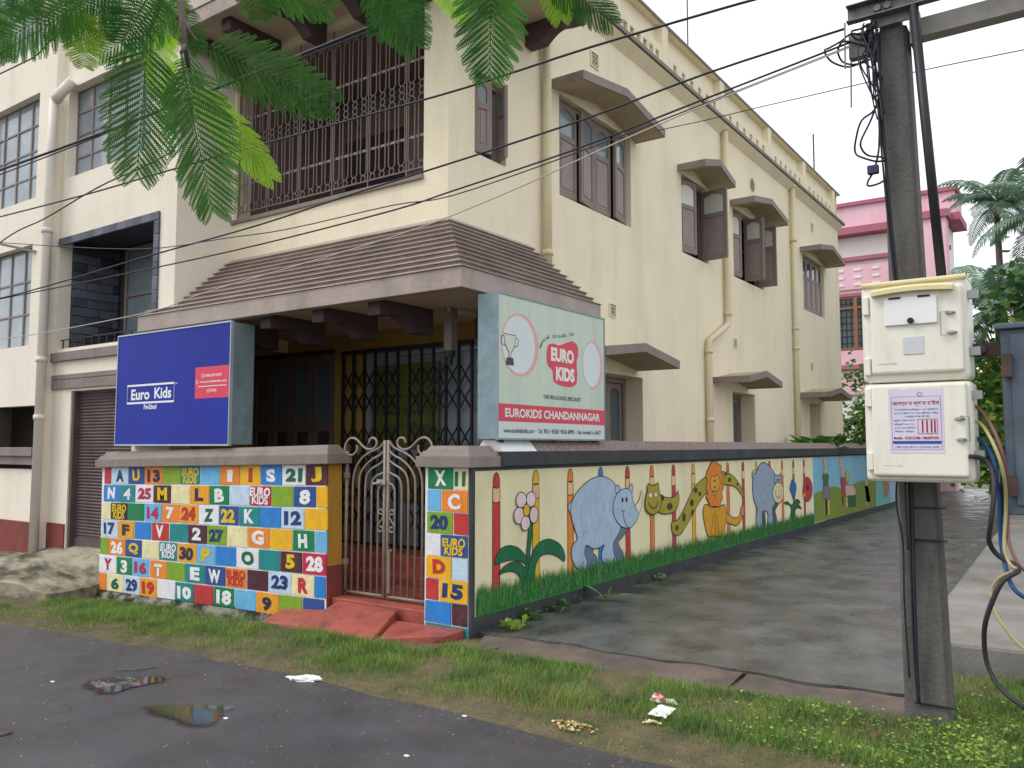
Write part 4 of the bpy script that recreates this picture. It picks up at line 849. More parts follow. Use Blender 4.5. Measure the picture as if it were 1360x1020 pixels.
pipe([(XB+.07, y2, ZT+.12), (XB+.07, y2, za+.12), (XB+.07, y2-.03, za+.03), (XB+.08, y2-.12, za-.02), (XB+.08, y3+.12, zb+.02), (XB+.07, y3+.03, zb-.03), (XB+.07, y3, zb-.12), (XB+.07, y3, .05)], .05, collars=[(XB+.07, y2, ZT-.12), (XB+.07, y2, za+.2), (XB+.07, y3, zb-.2), (XB+.07, y3, 1.95), (XB+.07, y2, 5.95)])
y4 = onx(1056, 400, XB+.07).y; pipe([(XB+.07, y4, ZT+.1), (XB+.07, y4, .05)], .05, collars=[(XB+.07, y4, ZT-.12), (XB+.07, y4, 3.9), (XB+.07, y4, 3.5), (XB+.07, y4, 5.7)])
# ---- small pierced air vents
VENT = mat('vent_hollow', lin('8b8068'), .9)
def vent(u, v, s=.2, round_=False):
    p = onx(u, v, XB); g = G(); f_ = .012
    if round_:
        pts = ell((p.y, p.z), s*.62, s*.62, 18); g.prism([(XB+.002, a, b) for a, b in pts], [(XB+.004, a, b) for a, b in pts], 1)
        q = ell((p.y, p.z), s*.66, s*.66, 18)
        stroke2(g, q, .02, lambda a, b: (XB+.006, a, b), 0)
    else:
        g.box(XB+.001, XB+.003, p.y-s/2, p.y+s/2, p.z-s/2, p.z+s/2, 1)
        for a_ in ((-.5, -.42, -.5, .5), (.42, .5, -.5, .5), (-.42, .42, -.5, -.42), (-.42, .42, .42, .5)): g.box(XB+.0035, XB+.016, p.y+a_[0]*s, p.y+a_[1]*s, p.z+a_[2]*s, p.z+a_[3]*s, 0)
        for k in range(4): a = R(45+90*k); stroke2(g, ell((p.y+.2*s*math.cos(a), p.z+.2*s*math.sin(a)), .17*s, .17*s, 10), .012, lambda c_, d_: (XB+.010, c_, d_), 0)
    g.build('air_vent', [CREAM, VENT], sb)
vent(789, 80); vent(813, 412, .17); vent(976, 456, .16); vent(1078, 302, .18); vent(1078, 487, .16); vent(999, 246, .2, True)
am = thing('antenna_mast', (XB-.5, 20.0, 7.0), 'thin antenna mast on the school roof', 'antenna')
p = onx(1080, 178, XB-.4); g = G(); g.tube([(XB-.4, p.y, 6.9), (XB-.4, p.y, p.z)], .018, 6); g.build('mast', BLACKM, am)

# ================================================================= NEIGHBOURING HOUSE (left)
nh = thing('neighbouring_house', (-10.7, YL, 0), 'pale neighbouring house with steel windows and a slate-faced balcony at left', 'building')
XC, YC = -10.73, 5.09
def bz(u, v): p = ony(u, v, YL); return p.x, p.z
opn = (-10.70, -8.47, 2.76, 4.17); winB = (-10.62, -8.72, 4.95, 6.13); shut = (-10.28, -8.9, .3, 2.22)
g = G(); wall_holes(g, 'y', YL, .16, XC, XL, -.3, 9.6, [winB, shut]+[opn]); 
for k in range(0): pass
g.quad((XL, YL, 2.86), (XL, 12, 2.86), (XL, 12, 9.6), (XL, YL, 9.6)); g.quad((XL, YL, -.3), (XL, YL+.25, -.3), (XL, YL+.25, 2.86), (XL, YL, 2.86)); g.quad((XL, YL+.25, -.3), (XL-.8, YL+.25, -.3), (XL-.8, YL+.25, 2.86), (XL, YL+.25, 2.86)); g.quad((XC, YC, -.3), (XC, YL, -.3), (XC, YL, 9.6), (XC, YC, 9.6))
g.quad((-18, YC, 9.6), (XL, YC, 9.6), (XL, 14, 9.6), (-18, 14, 9.6))
wC1 = (-12.75, -11.16, 4.78, 6.19); wC2 = (-12.75, -11.185, 2.84, 4.16); wC0 = (-12.75, -11.16, 6.85, 8.2); low = (-12.9, -10.93, 1.25, 2.06)
wall_holes(g, 'y', YC, .14, -18, XC, -.3, 9.6, [wC0, wC1, wC2, low])
g.build('wall', PALE, nh, fix=False)
g = G(); g.box(XC, XL+.002, YL-.05, YL-.001, 2.60, 2.71); g.box(XC+.01, XL, YL-.03, YL-.001, 2.25, 2.36); g.box(XC, -8.9, YL-.025, YL-.001, 2.372, 2.43); g.build('string_course', [BROWN], nh, bevel=.004)
g = G(); g.box(XC-.005, XC+.01, YC-.02, YL+.02, -.2, 2.3); g.build('pier_face', PALE, nh)
def steel_window(h, nx, nz, depth, y, open_=None):
    x0, x1, z0, z1 = h; g = G(); s = .03; yy = y+depth
    for k in range(nx+1): xx = x0+(x1-x0)*k/nx; g.box(max(x0, xx-s/2), min(x1, xx+s/2), yy-.035, yy, z0, z1)
    for k in range(nz+1): zz_ = z0+(z1-z0)*k/nz; g.box(x0, x1, yy-.03, yy-.005, max(z0, zz_-.012), min(z1, zz_+.012))
    o = g.build('window', mat('steel_window_paint', lin('8a7c76'), .5, var=.12, scale=8), nh)
    sk = mat('sky_lit_glass', lin('a3aeb8'), .08, col2=lin('7b868f'), scale=1.4, spec=.8)  # pale sky reflection is put into the glass colour
    for i in range(nx):
        for j in range(nz):
            a, b = x0+(x1-x0)*i/nx, x0+(x1-x0)*(i+1)/nx; c_, d_ = z0+(z1-z0)*j/nz, z0+(z1-z0)*(j+1)/nz
            g = G(); g.box(a+s/2, b-s/2, yy-.018+rnd.uniform(-.002, .002), yy-.012, c_+.013, d_-.013); g.build('pane', sk, o)
    return o
steel_window(winB, 5, 4, .15, YL); steel_window(wC1, 4, 4, .13, YC); steel_window(wC2, 4, 3, .13, YC); steel_window(wC0, 4, 4, .13, YC)
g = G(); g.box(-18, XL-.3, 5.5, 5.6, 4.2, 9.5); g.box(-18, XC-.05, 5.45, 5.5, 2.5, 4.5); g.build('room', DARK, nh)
# brown plinth wall at far left with its cap
g = G(); g.box(-18, XC-.06, YC-.06, YC-.002, 1.31, 1.53); g.box(-18, XC-.05, YC-.1, YC-.061, 1.42, 1.53); g.build('cap', BROWN, nh, bevel=.006)
g = G(); g.box(-18, XC, YC-.045, YC-.003, -.3, .60); g.box(XC+.012, shut[0]-.02, YL-.02, YL-.001, -.3, .60); g.build('plinth', REDP, nh, bevel=.004)
g = G(); g.quad((-18, 5.9, -.2), (XC-.02, 5.9, -.2), (XC-.02, 5.9, 2.6), (-18, 5.9, 2.6)); g.box(-12.2, -12.0, YC+.02, YC+.2, 1.2, 2.06); g.build('veranda_back', DARK, nh, fix=False)
pipe([(XC-.02+.09, YC-.055, 5.95), (XC+.05, YC-.06, 5.2), (XC+.03, YC-.06, .22)], .055, parent=nh, m=PIPE2, collars=[(XC+.045, YC-.06, 4.25), (XC+.04, YC-.06, 2.62), (XC+.04, YC-.06, 1.9)])
pipe([(XC+.09, YC-.05, 5.93), (XC+.16, YC-.02, 6.02), (XC+.3, YL-.06, 6.17)], .065, name='pipe_bend', parent=nh, m=PIPE2)
# roller shutter: ribbed curtain
SH = mat('brown_roller_shutter', lin('71615f'), .45, col2=lin('57494a'), scale=2.5, metal=.2, fine=.06, stain='3f3534', stain_amt=.4)
x0, x1, z0, z1 = shut; prof = []; n = 46
for k in range(n):
    z = z0+.16+(z1-z0-.16)*k/n; dz = (z1-z0-.16)/n
    for t_, q in ((0, 0), (.25, .012), (.55, .016), (.85, .008)): prof.append((z+dz*t_, q))
prof = [(z0, .004), (z0+.15, .004)]+prof
g = G(); vs = [(x0, YL+.10-q, z) for z, q in prof]+[(x1, YL+.10-q, z) for z, q in prof]; m = len(prof)
g.add(vs, [(i, i+1, m+i+1, m+i) for i in range(m-1)]); ro_ = g.build('roller_shutter', SH, nh, fix=False)
g = G(); g.box(x0, x1, YL+.075, YL+.094, z0, z0+.14); g.build('bottom_rail', SH, ro_)
g = G(); g.box(x0-.005, x0+.05, YL+.02, YL+.11, z0, z1); g.build('guide', SH, ro_); g = G(); g.box(x1-.05, x1+.005, YL+.02, YL+.11, z0, z1); g.build('guide', SH, ro_)
# slate-faced balcony recess
SLATE = [mat('slate_%d' % k, lin(c), .5, var=.2, scale=6, bump=.5, bscale=30, fine=.1, spec=.4) for k, c in enumerate(('5a5e6a', '4e525d', '666a78', '42454e'))]
x0, x1, z0, z1 = opn; yb3 = onx(157, 380, opn[0]).y
g = G(); g.box(x0-.02, x1+.02, yb3+.02, yb3+.05, z0-.2, z1+.02); g.quad((x0+.001, YL+.16, z0), (x0+.001, yb3+.02, z0), (x0+.001, yb3+.02, z1), (x0+.001, YL+.16, z1)); g.quad((x1-.001, YL+.16, z0), (x1-.001, yb3, z0), (x1-.001, yb3, z1), (x1-.001, YL+.16, z1)); g.quad((x0, YL+.16, z1-.001), (x1, YL+.16, z1-.001), (x1, yb3+.02, z1-.001), (x0, yb3+.02, z1-.001)); g.quad((x0, YL+.16, z0+.001), (x1, YL+.16, z0+.001), (x1, yb3+.02, z0+.001), (x0, yb3+.02, z0+.001)); rec = g.build('slate_recess', SLATE[3], nh, fix=False)
bh = .115; bw = .36
nrow = int((z1-z0)/bh)
bms = [None]*4
Bk = G(); Bk.box(-bw/2+.006, bw/2-.006, -.012, .02, .005, bh-.005); 
bmesh_ = [Bk.mesh('slate_block', s_) for s_ in SLATE]
for j in range(nrow):
    x = YL+.17-(j % 2)*bw/2
    while x < yb3-.05:
        xa_, xe_ = max(x, YL+.165), min(x+bw, yb3-.004)
        if xe_-xa_ > .05:
            o = link('slate_block', bmesh_[rnd.randrange(4)], nh); o.location = (x0+.016+rnd.uniform(-.004, .004), (xa_+xe_)/2, z0+.002+j*bh); o.rotation_euler = (0, 0, R(90)); o.scale = ((xe_-xa_)/bw, 1, 1)
        x += bw
# slate edging round the opening
Eg = G(); Eg.box(-.085, .085, -.02, .015, -.045, .045); em = [Eg.mesh('edging_block', s_) for s_ in SLATE]
nE = 13
for k in range(nE):
    o = link('edging_block', em[k % 3], nh); o.location = (x0+.09+(x1-x0-.18)*k/(nE-1), YL-.003, z1-.04)
for k in range(8):
    o = link('edging_block', em[(k+1) % 3], nh); o.location = (x1-.045, YL-.003, z1-.17-.158*k); o.rotation_euler = (0, R(90), 0); o.scale = (.9, 1, 1)
# balcony casement in the recess
g = G(); cx0, cx1 = -10.4, -9.0; zc0, zc1 = z0+.12, z1-.02; yy = yb3-.05
for a_ in ((cx0, cx0+.05, zc0, zc1), (cx1-.05, cx1, zc0, zc1), (cx0+.051, cx1-.051, zc0, zc0+.05), (cx0+.051, cx1-.051, zc1-.05, zc1), (cx0+.051, cx1-.051, (zc0+zc1)/2-.02, (zc0+zc1)/2+.02)): g.box(a_[0], a_[1], yy-.03, yy+.03, a_[2], a_[3])
co = g.build('window', WOOD, nh); g = G(); g.box(cx0+.051, cx1-.051, yy-.005, yy+.005, zc0+.051, zc1-.051); g.build('pane', GLASS, co)
g = G(); g.box(cx0-.12, cx1+.05, yy-.3, yy+.04, z0, zc0-.01); g.build('sill', SLATE[0], nh)
g = G()
for k in range(13): xx = x0+.08+(x1-x0-.16)*k/12; g.bar((xx, YL+.05, z0+.002), (xx, YL+.05, z0+.12), .012)
g.bar((x0+.02, YL+.05, z0+.12), (x1-.02, YL+.05, z0+.12), .012); g.build('low_railing', BLACKM, nh)
# eave over section above
rod = thing('service_bracket', (-12.5, YC-.05, 4.3), 'brown bracket arm on the neighbouring house carrying a cable', 'bracket'); p = ony(0, 324, YC-.2); q = ony(46, 334, YC-.02); g = G(); g.bar(tuple(p), (q.x, YC+.0, q.z), .03); g.build('arm', BROWN, rod)

for o in (sb, nh, cg, am, rod, *[x for x in COL.objects if x.name.startswith('notice_board')]): scale_about_camera(o)

# ================================================================= UTILITY POLE, METER CABINET, CABLES
PX, PY = -0.80, 5.25
POLEM = mat('weathered_pole_concrete', lin('767370'), .9, col2=lin('54524f'), scale=5, stretch=(1, 1, .3), bump=.4, bscale=45, fine=.15, stain='33322e', stain_amt=.6, stain_scale=3, stain_stretch=(2, 2, .25))
STEEL = mat('weathered_steel', lin('8d8f92'), .6, col2=lin('625f5e'), scale=8, metal=.35, stain='6a4a38', stain_amt=.5, stain_scale=6, stain_stretch=(1, 1, 1))
up_ = thing('utility_pole', (PX, PY, 0), 'leaning square concrete utility pole carrying the meter cabinet beside the lane', 'pole')
def pole_body(g, x, y, x2, top, w0=.105, w1=.092):
    c_ = .018
    def ring(cx, cy, z, w): return [(cx-w+c_, cy-w, z), (cx+w-c_, cy-w, z), (cx+w, cy-w+c_, z), (cx+w, cy+w-c_, z), (cx+w-c_, cy+w, z), (cx-w+c_, cy+w, z), (cx-w, cy+w-c_, z), (cx-w, cy-w+c_, z)]
    g.prism(ring(x, y, -.2, w0), ring(x2, y, top, w1))
g = G(); pole_body(g, PX+.02, PY, PX-.085, 4.02, .082, .08); g.build('shaft', POLEM, up_)
g = G(); pole_body(g, PX-.085, PY, PX-.10, 4.45, .06, .058); g.build('shaft_head', POLEM, up_)
a = ony(1124, 20, PY-.17); zc = a.z
g = G(); x0, x1, y_ = a.x, 1.6, PY-.13
g.box(x0, x1, y_-.006, y_, zc-.05, zc+.05); g.box(x0, x1, y_-.055, y_-.0065, zc+.044, zc+.05); g.box(x0, x1, y_-.055, y_-.0065, zc-.05, zc-.044); g.build('cross_arm', STEEL, up_)
g = G(); g.tube([(x0+.17, y_-.03, zc), (x0+.17, y_+.04, zc)], .022, 6); g.tube([(PX-.09, y_-.03, zc), (PX-.09, y_+.04, zc)], .022, 6); g.build('bolt', STEEL, up_)
b = ony(1222, 41, PY); g = G(); g.box(b.x, 1.6, PY-.05, PY+.05, b.z-.055, b.z+.055); g.build('side_beam', mat('pale_beam', lin('a5a19c'), .85, var=.2, scale=5, fine=.1, stain='6c6664', stain_amt=.5, stain_scale=4), up_)
g = G(); g.box(PX-.215, PX-.195, PY-.13, PY+.13, b.z-.07, b.z+.07); g.box(PX+.02, PX+.045, PY-.13, PY+.13, b.z-.12, b.z+.16); g.box(PX-.19, PX+.02, PY-.125, PY-.112, b.z+.03, b.z+.09); g.build('clamp', STEEL, up_)
p = ony(1213, 5, PY-.16); q = ony(1251, 372, PY-.16); g = G(); g.tube([tuple(p), tuple(q)], .026, 10); g.build('conduit', BLACKM, up_, smooth=True)
g = G()
for z_ in (.12, 1.02, 1.2): g.box(PX-.085, PX+.11, PY-.098, PY-.08, z_, z_+.008)
g.build('binding_wire', CABLE, up_)
up2 = thing('utility_pole', (1.7, PY, 0), 'second concrete pole of the pair, outside the frame to the right', 'pole')
g = G(); pole_body(g, 1.7, PY, 1.7, 4.5); g.build('shaft', POLEM, up2)
# meter cabinet
MY = 4.87
CAB = mat('cream_cabinet_plastic', lin('eeebdd'), .4, var=.05, scale=4, spec=.4, stain='b8ac78', stain_amt=.5, stain_scale=3.0, stain_stretch=(2, 1, .5))
CABT = mat('yellowed_cabinet_top', lin('e2d6a4'), .45, var=.08, scale=4, spec=.4)
mc = thing('meter_cabinet', (PX, MY, 1.35), 'cream two-door electric meter cabinet with a pasted paper notice on the pole', 'cabinet')
def cf(X, Y, y=MY): p = ony(1080+X/3, 340+Y/3, y); return p.x, p.z
cx0 = (cf(186, 120)[0]+cf(205, 890)[0])/2; cx1 = (cf(612, 100)[0]+cf(645, 890)[0])/2; czt = cf(400, 97)[1]; czb = cf(420, 903)[1]; czm = cf(405, 500)[1]; dep = .235
def rbox(name, x0, x1, y0, y1, z0, z1, m, r=.015, parent=mc):
    g = G(); g.box(x0, x1, y0, y1, z0, z1); o = g.build(name, m, parent); b = o.modifiers.new('bevel', 'BEVEL'); b.width = r; b.segments = 3; return o
rbox('upper_cabinet', cx0, cx1, MY+.02, MY+dep, czm+.003, czt, CAB, .03); rbox('lower_cabinet', cx0, cx1+.004, MY+.02, MY+dep, czb, czm-.003, CAB, .03)
X = lambda X_: cx0+(X_-195)/(628-195)*(cx1-cx0)
Zu = lambda Y_: czt-(Y_-97)/(903-97)*(czt-czb)
rbox('upper_door', X(238), X(608), MY-.012, MY+.03, Zu(470), Zu(128), CAB, .016); rbox('lower_door', X(232), X(612), MY-.014, MY+.03, Zu(880), Zu(512), CAB, .016)
g = G(); n = 10; la = []; lb = []
hx0, hx1 = X(250), X(578)
for k in range(n+1): t = k/n; xx = hx0+(hx1-hx0)*t; zz_ = Zu(152)+.012*math.sin(math.pi*t); la.append((xx, zz_))
vs = [(x_, MY-.05, z_) for x_, z_ in la]+[(x_, MY-.05, z_+.022) for x_, z_ in la]+[(x_, MY-.01, z_+.04) for x_, z_ in la]+[(x_, MY-.01, z_) for x_, z_ in la]; m = n+1
g.add(vs, [(j*m+k, j*m+k+1, ((j+1) % 4)*m+k+1, ((j+1) % 4)*m+k) for j in range(4) for k in range(n)]+[(0, m, 2*m, 3*m), (n, m+n, 2*m+n, 3*m+n)]); g.build('hood', CABT, mc)
rbox('top_cap', cx0+.004, cx1-.004, MY+.004, MY+dep-.004, czt-.016, czt+.012, CABT, .012)
rbox('reading_flap', X(300), X(512), MY-.026, MY-.013, Zu(276), Zu(165), mat('white_flap', lin('f0f0ee'), .35, var=.03), .004)
g = G(); pts = ell((X(408), Zu(262)), .016, .016, 16); g.prism([(a_, MY-.026, b_) for a_, b_ in pts], [(a_, MY-.044, b_) for a_, b_ in pts]); g.build('knob', BLACKM, mc)
g = G(); 
for u in (345, 462): g = G(); g.box(X(u)-.03, X(u)+.03, MY-.03, MY-.027, Zu(170), Zu(162)); g.build('flap_hinge', BLACKM, mc)
rbox('rating_plate', X(372), X(455), MY-.016, MY-.0122, Zu(395), Zu(324), mat('bare_plate', lin('cdd0d4'), .4, metal=.3), .002)
LAT = mat('chrome_latch', lin('a6a6a4'), .3, metal=.7)
for u, v in ((562, 240), (566, 318), (582, 655), (586, 735)):
    g = G(); pts = ell((X(u), Zu(v)), .026, .011, 12); yy = MY-.013 if v < 500 else MY-.015
    g.prism([(a_, yy, b_) for a_, b_ in pts], [(a_*.35+X(u)*.65, yy-.02, b_*.5+Zu(v)*.5) for a_, b_ in pts]); g.build('latch', LAT, mc)
for (u0, v0, v1) in ((525, 235, 328), (618, 645, 742)):
    g = G(); g.tube([(X(u0+34), MY-.03, Zu(v0)), (X(u0), MY-.03, Zu(v0+2)), (X(u0), MY-.03, Zu(v1)), (X(u0+36), MY-.03, Zu(v1-2))] if u0 < 600 else [(X(u0-34), MY-.03, Zu(v0)), (X(u0), MY-.03, Zu(v0+2)), (X(u0), MY-.03, Zu(v1)), (X(u0-36), MY-.03, Zu(v1-2))], .0035, 6); g.build('latch_wire', LAT, mc)
for v0, v1 in ((145, 222), (400, 472), (525, 600), (785, 858)): rbox('hinge', X(205), X(232), MY-.004, MY+.022, Zu(v1), Zu(v0), CAB, .006)
for v in (170, 392, 562, 792): 
    g = G(); g.box(cx1-.002, cx1+.045, MY+.03, MY+.07, Zu(v)-.022, Zu(v)+.022); o = g.build('side_clip', mat('clip_grey', lin('9aa0a0'), .45), mc)
g = G(); 
for (u, v) in ((310, 428), (322, 838)): stroke2(g, [(X(u-45), Zu(v)), (X(u+20), Zu(v))], .003, lambda a_, b_: (a_, MY-.0145, b_), closed=False); stroke2(g, ell((X(u+24), Zu(v)), .010, .006, 10), .0025, lambda a_, b_: (a_, MY-.0146, b_))
g.build('embossed_mark', mat('mark_grey', lin('b9bba8'), .5), mc, fix=False)
# paper notice pasted on the lower door
pn = thing('paper_notice', (X(412), MY-.015, Zu(790)), 'lilac paper notice with red and blue Bengali print pasted on the lower cabinet door', 'notice')
PAP = mat('lilac_paper', lin('d8d4e6'), .8, var=.07, scale=9, fine=.03)
px0, px1, pz0, pz1 = X(305), X(522), Zu(788), Zu(530); rr = random.Random(3)
top = [(px1-(px1-px0)*k/24, pz1-abs(rr.gauss(0, .006))) for k in range(25)]
g = G(); poly2(g, [(px0, pz0), (px1, pz0)]+top, lambda a_, b_: (a_, MY-.0152, b_)); g.build('sheet', PAP, pn, fix=False)
nx = lambda t: px0+(px1-px0)*t; nz = lambda t: pz0+(pz1-pz0)*t
RI = flat('a8263f'); BI = flat('37529f'); pl = lambda a_, b_: (a_, MY-.0162, b_)
g = G(); lettering(g, 'জগন্নাথ গ্লাস হাউস', nx(.5), nz(.765), .86*(px1-px0), .10*(pz1-pz0), pl, bold=.012)
lettering(g, 'Mobile : 7278121986 / 9803097476', nx(.49), nz(.235), .82*(px1-px0), .045*(pz1-pz0), pl, bold=.03)
stroke2(g, [(nx(.05), nz(.06)), (nx(.95), nz(.06)), (nx(.95), nz(.87)), (nx(.05), nz(.87))], .0022, pl)
stroke2(g, [(nx(.53), nz(.30)), (nx(.88), nz(.30)), (nx(.88), nz(.52)), (nx(.53), nz(.52))], .004, pl)
for t in (.60, .68, .76, .82): poly2(g, [(nx(t), nz(.315)), (nx(t+.03), nz(.315)), (nx(t+.03), nz(.505)), (nx(t), nz(.505))], lambda a_, b_: (a_, MY-.0159, b_))
stroke2(g, ell((nx(.58), nz(.905)), .012, .009, 12), .003, pl)
g.build('red_print', RI, pn, fix=False)
g = G()
for s_, z_, w_, c_ in (('অ্যালুমিনিয়ামের উইন্ডো, অ্যালুমিনিয়াম', .67, .8, .5), ('ডোর, পার্টিশান কাচ এবং গ্রীলের যাবতীয়', .615, .8, .5), ('ও মজবুত কাজ করা হয়।', .56, .45, .52), ('পুরানো দরজা জানালা', .50, .4, .29), ('মিস্ত্রি পাওয়া যায়।', .445, .38, .28), ('এছাড়া অ্যালুমিনিয়াম', .39, .4, .29), ('উইন্ডো বিক্রয়', .335, .36, .28), ('শ্রীরামপুর স্টেশন, চন্দননগর, হুগলী', .095, .8, .5)):
    lettering(g, s_, nx(c_), nz(z_), w_*(px1-px0), .036*(pz1-pz0), pl, bold=.012)
poly2(g, [(nx(.06), nz(.145)), (nx(.94), nz(.145)), (nx(.94), nz(.19)), (nx(.06), nz(.19))], pl); g.build('blue_print', BI, pn, fix=False)
# rusty link arm and the blue-grey feeder cabinet at the right edge
RUST = mat('rusty_bracket', lin('6f5a50'), .7, col2=lin('4d423f'), scale=9, metal=.3, fine=.1)
p = ony(1286, 466, MY+.18); q = ony(1338, 474, MY+.18)
fc = thing('feeder_cabinet', (.2, 5.0, 1.3), 'blue-grey steel feeder cabinet at the right edge of the picture', 'cabinet')
FCM = mat('blue_grey_cabinet_paint', lin('64727e'), .6, col2=lin('4c5864'), scale=4, fine=.1, stain='5a4a44', stain_amt=.5, stain_scale=5, stain_stretch=(1, 1, .5))
fx0 = ony(1333, 560, MY+.1).x; fz1 = ony(1340, 437, MY+.1).z; fz0 = ony(1345, 684, MY+.1).z
g = G(); g.box(fx0, fx0+1.2, MY+.1, MY+.5, fz0, fz1); g.build('body', FCM, fc, bevel=.008)
g = G(); g.box(fx0-.025, fx0+1.22, MY+.07, MY+.53, fz1, fz1+.03); g.build('lid', FCM, fc, bevel=.006)
g = G(); g.box(fx0+.045, fx0+.6, MY+.085, MY+.099, fz0+.05, fz1-.03); g.box(fx0+.62, fx0+1.16, MY+.085, MY+.099, fz0+.05, fz1-.03); g.build('door', FCM, fc, bevel=.004)
g = G(); g.box(fx0+.004, fx0+.05, MY+.06, MY+.084, fz0+.1, fz0+.2); g.build('hinge', RUST, fc); g = G(); g.box(fx0+.004, fx0+.05, MY+.06, MY+.084, fz1-.25, fz1-.13); g.build('hinge', RUST, fc)
g = G(); g.box(p.x, fx0+.03, MY+.16, MY+.2, p.z-.035, p.z+.035); g.tube([(fx0-.09, MY+.12, p.z), (fx0-.09, MY+.2, p.z)], .025, 6); g.build('link_arm', RUST, fc)
g = G(); g.box(fx0+.1, fx0+.2, MY+.2, MY+.3, -.1, fz0); g.box(fx0+1.0, fx0+1.1, MY+.2, MY+.3, -.1, fz0); g.build('leg', FCM, fc)
# service cables from the cabinet
def cable(pts, y, r, col, label, name='service_cable', n=8):
    P = [ony(u, v, y) for u, v in pts]; yy = [y+.05*math.sin(i*1.3) for i in range(len(P))]
    P = [Vector((p.x, yy[i], p.z)) for i, p in enumerate(P)]
    g = G(); g.tube([tuple(q) for q in smoothcurve(P, 5)], r, n)
    o = g.build(name, mat('cable_'+col, lin(col), .5, var=.1), None, smooth=True); tag(o, label, 'cable', 'cables looping from the meter cabinet'); return o
Z1 = lambda X_, Y_: (1240+X_/4.25, 420+Y_/4.25); Z2 = lambda X_, Y_: (1240+X_/3.4, 640+Y_/3.4)
cable([Z1(205, 495), Z1(250, 520), Z1(300, 580), Z1(360, 680), Z1(398, 800), Z1(415, 940), Z2(335, 60), Z2(335, 250), Z2(380, 360), Z2(420, 400), (1400, 790)], MY+.07, .009, '8a6058', 'brown cable looping down from the right side of the meter cabinet')
cable([Z1(205, 582), Z1(250, 600), Z1(290, 640), Z1(350, 740), Z1(390, 850), Z1(405, 980), Z2(322, 150), Z2(318, 300), Z2(350, 370), Z2(380, 395), Z2(300, 432), Z2(258, 500), Z2(290, 610), Z2(400, 735), (1400, 880)], MY+.04, .009, 'b5a87c', 'cream cable hanging in a loop below the meter cabinet')
cable([Z1(205, 675), Z1(250, 695), Z1(290, 730), Z1(340, 810), Z1(360, 920), Z2(296, 60), Z2(300, 270), Z2(325, 390), Z2(360, 470), Z2(420, 520), (1400, 810)], MY+.10, .011, '2e568c', 'blue cable hanging from the right side of the meter cabinet')
cable([Z1(205, 790), Z1(280, 810), Z1(330, 880), Z2(275, 60), Z2(262, 180), Z2(250, 270), Z2(290, 340), Z2(385, 395), Z2(310, 450), Z2(245, 600), Z2(226, 720), Z2(240, 840), Z2(300, 930), Z2(400, 1000), (1400, 960)], MY-.02, .0125, '38343a', 'thick dark cable hanging to the ground beside the pole')
# cables running down the pole, with spare coils
cb = thing('cable_bundle', (PX-.12, PY-.06, 0), 'bundle of black service wires running down the left side of the pole', 'cables')
Z6 = lambda X_, Y_: (1020+X_/3.924, Y_/3.924)
def cw(pts, y, r=.005, name='wire', off=0):
    P = [ony(u, v, y) for u, v in pts]; g = G(); g.tube([tuple(q) for q in smoothcurve([(p.x, y+off*math.sin(i*2.1), p.z) for i, p in enumerate(P)], 5)], r, 5); g.build(name, CABLE, cb, smooth=True)
cw([Z6(545, 130), Z6(550, 250), Z6(565, 400), Z6(580, 520), (1172, 180), (1178, 240), (1186, 330), (1192, 400), (1203, 520), (1207, 640), (1210, 760), (1214, 860), (1219, 930)], PY-.13, .007)
cw([Z6(560, 110), Z6(575, 300), Z6(590, 500), (1176, 210), (1187, 330), (1197, 420), (1208, 560), (1213, 720), (1217, 860), (1221, 935)], PY-.14, .008)
cw([Z6(520, 150), Z6(540, 320), Z6(560, 420), Z6(575, 500), (1170, 190), (1180, 300), (1190, 400), (1198, 540), (1203, 670), (1206, 730)], PY-.15, .006)
cw([Z6(600, 120), Z6(580, 180), Z6(560, 330), Z6(590, 460), Z6(560, 520), Z6(595, 640), (1180, 290), (1190, 390), (1196, 560), (1190, 660), (1199, 720), (1201, 800), (1208, 900)], PY-.12, .005)
for pts in ([(555, 130), (500, 170), (440, 185), (380, 215), (315, 240), (300, 275), (330, 320), (400, 340), (470, 345), (510, 310)], [(540, 240), (480, 225), (400, 225), (365, 265), (380, 310), (440, 345), (500, 325), (545, 290)], [(540, 120), (480, 140), (440, 175), (460, 205), (500, 190), (530, 150)],
            [(580, 500), (545, 570), (490, 640), (455, 740), (450, 790), (490, 825), (560, 840), (610, 830)], [(575, 520), (530, 620), (490, 740), (490, 780), (520, 805), (590, 825), (615, 830)], [(545, 905), (515, 940), (530, 975), (580, 955), (620, 920)], [(585, 520), (575, 700), (580, 800), (560, 860)]):
    cw([Z6(*q) for q in pts], PY-.16, .0062, off=.03)
rw = random.Random(31)
for k in range(7):          # spare lengths tied up at the pole head and along the shaft
    u0, v0 = rw.uniform(500, 580), rw.uniform(110, 210); u1, v1 = rw.uniform(540, 600), rw.uniform(330, 620)
    cw([Z6(u0, v0), Z6(u0-rw.uniform(0, 60), v0+rw.uniform(20, 60)), Z6((u0+u1)/2-rw.uniform(-10, 70), (v0+v1)/2), Z6(u1-rw.uniform(0, 30), v1-40), Z6(u1, v1), Z6(u1+20, v1+rw.uniform(60, 200))], PY-.14-.01*k, .0045, off=.02)
p = ony(*Z6(548, 885), PY-.16); g = G(); g.box(p.x-.03, p.x+.03, p.y-.02, p.y+.02, p.z-.025, p.z+.025); g.build('junction_box', mat('junction_purple', lin('3c3a5c'), .5), cb, bevel=.004)
p = ony(*Z6(490, 235), PY-.1); g = G(); g.box(p.x-.07, p.x+.07, p.y-.03, p.y+.03, p.z-.08, p.z+.07); g.build('terminal_box', STEEL, cb, bevel=.004)
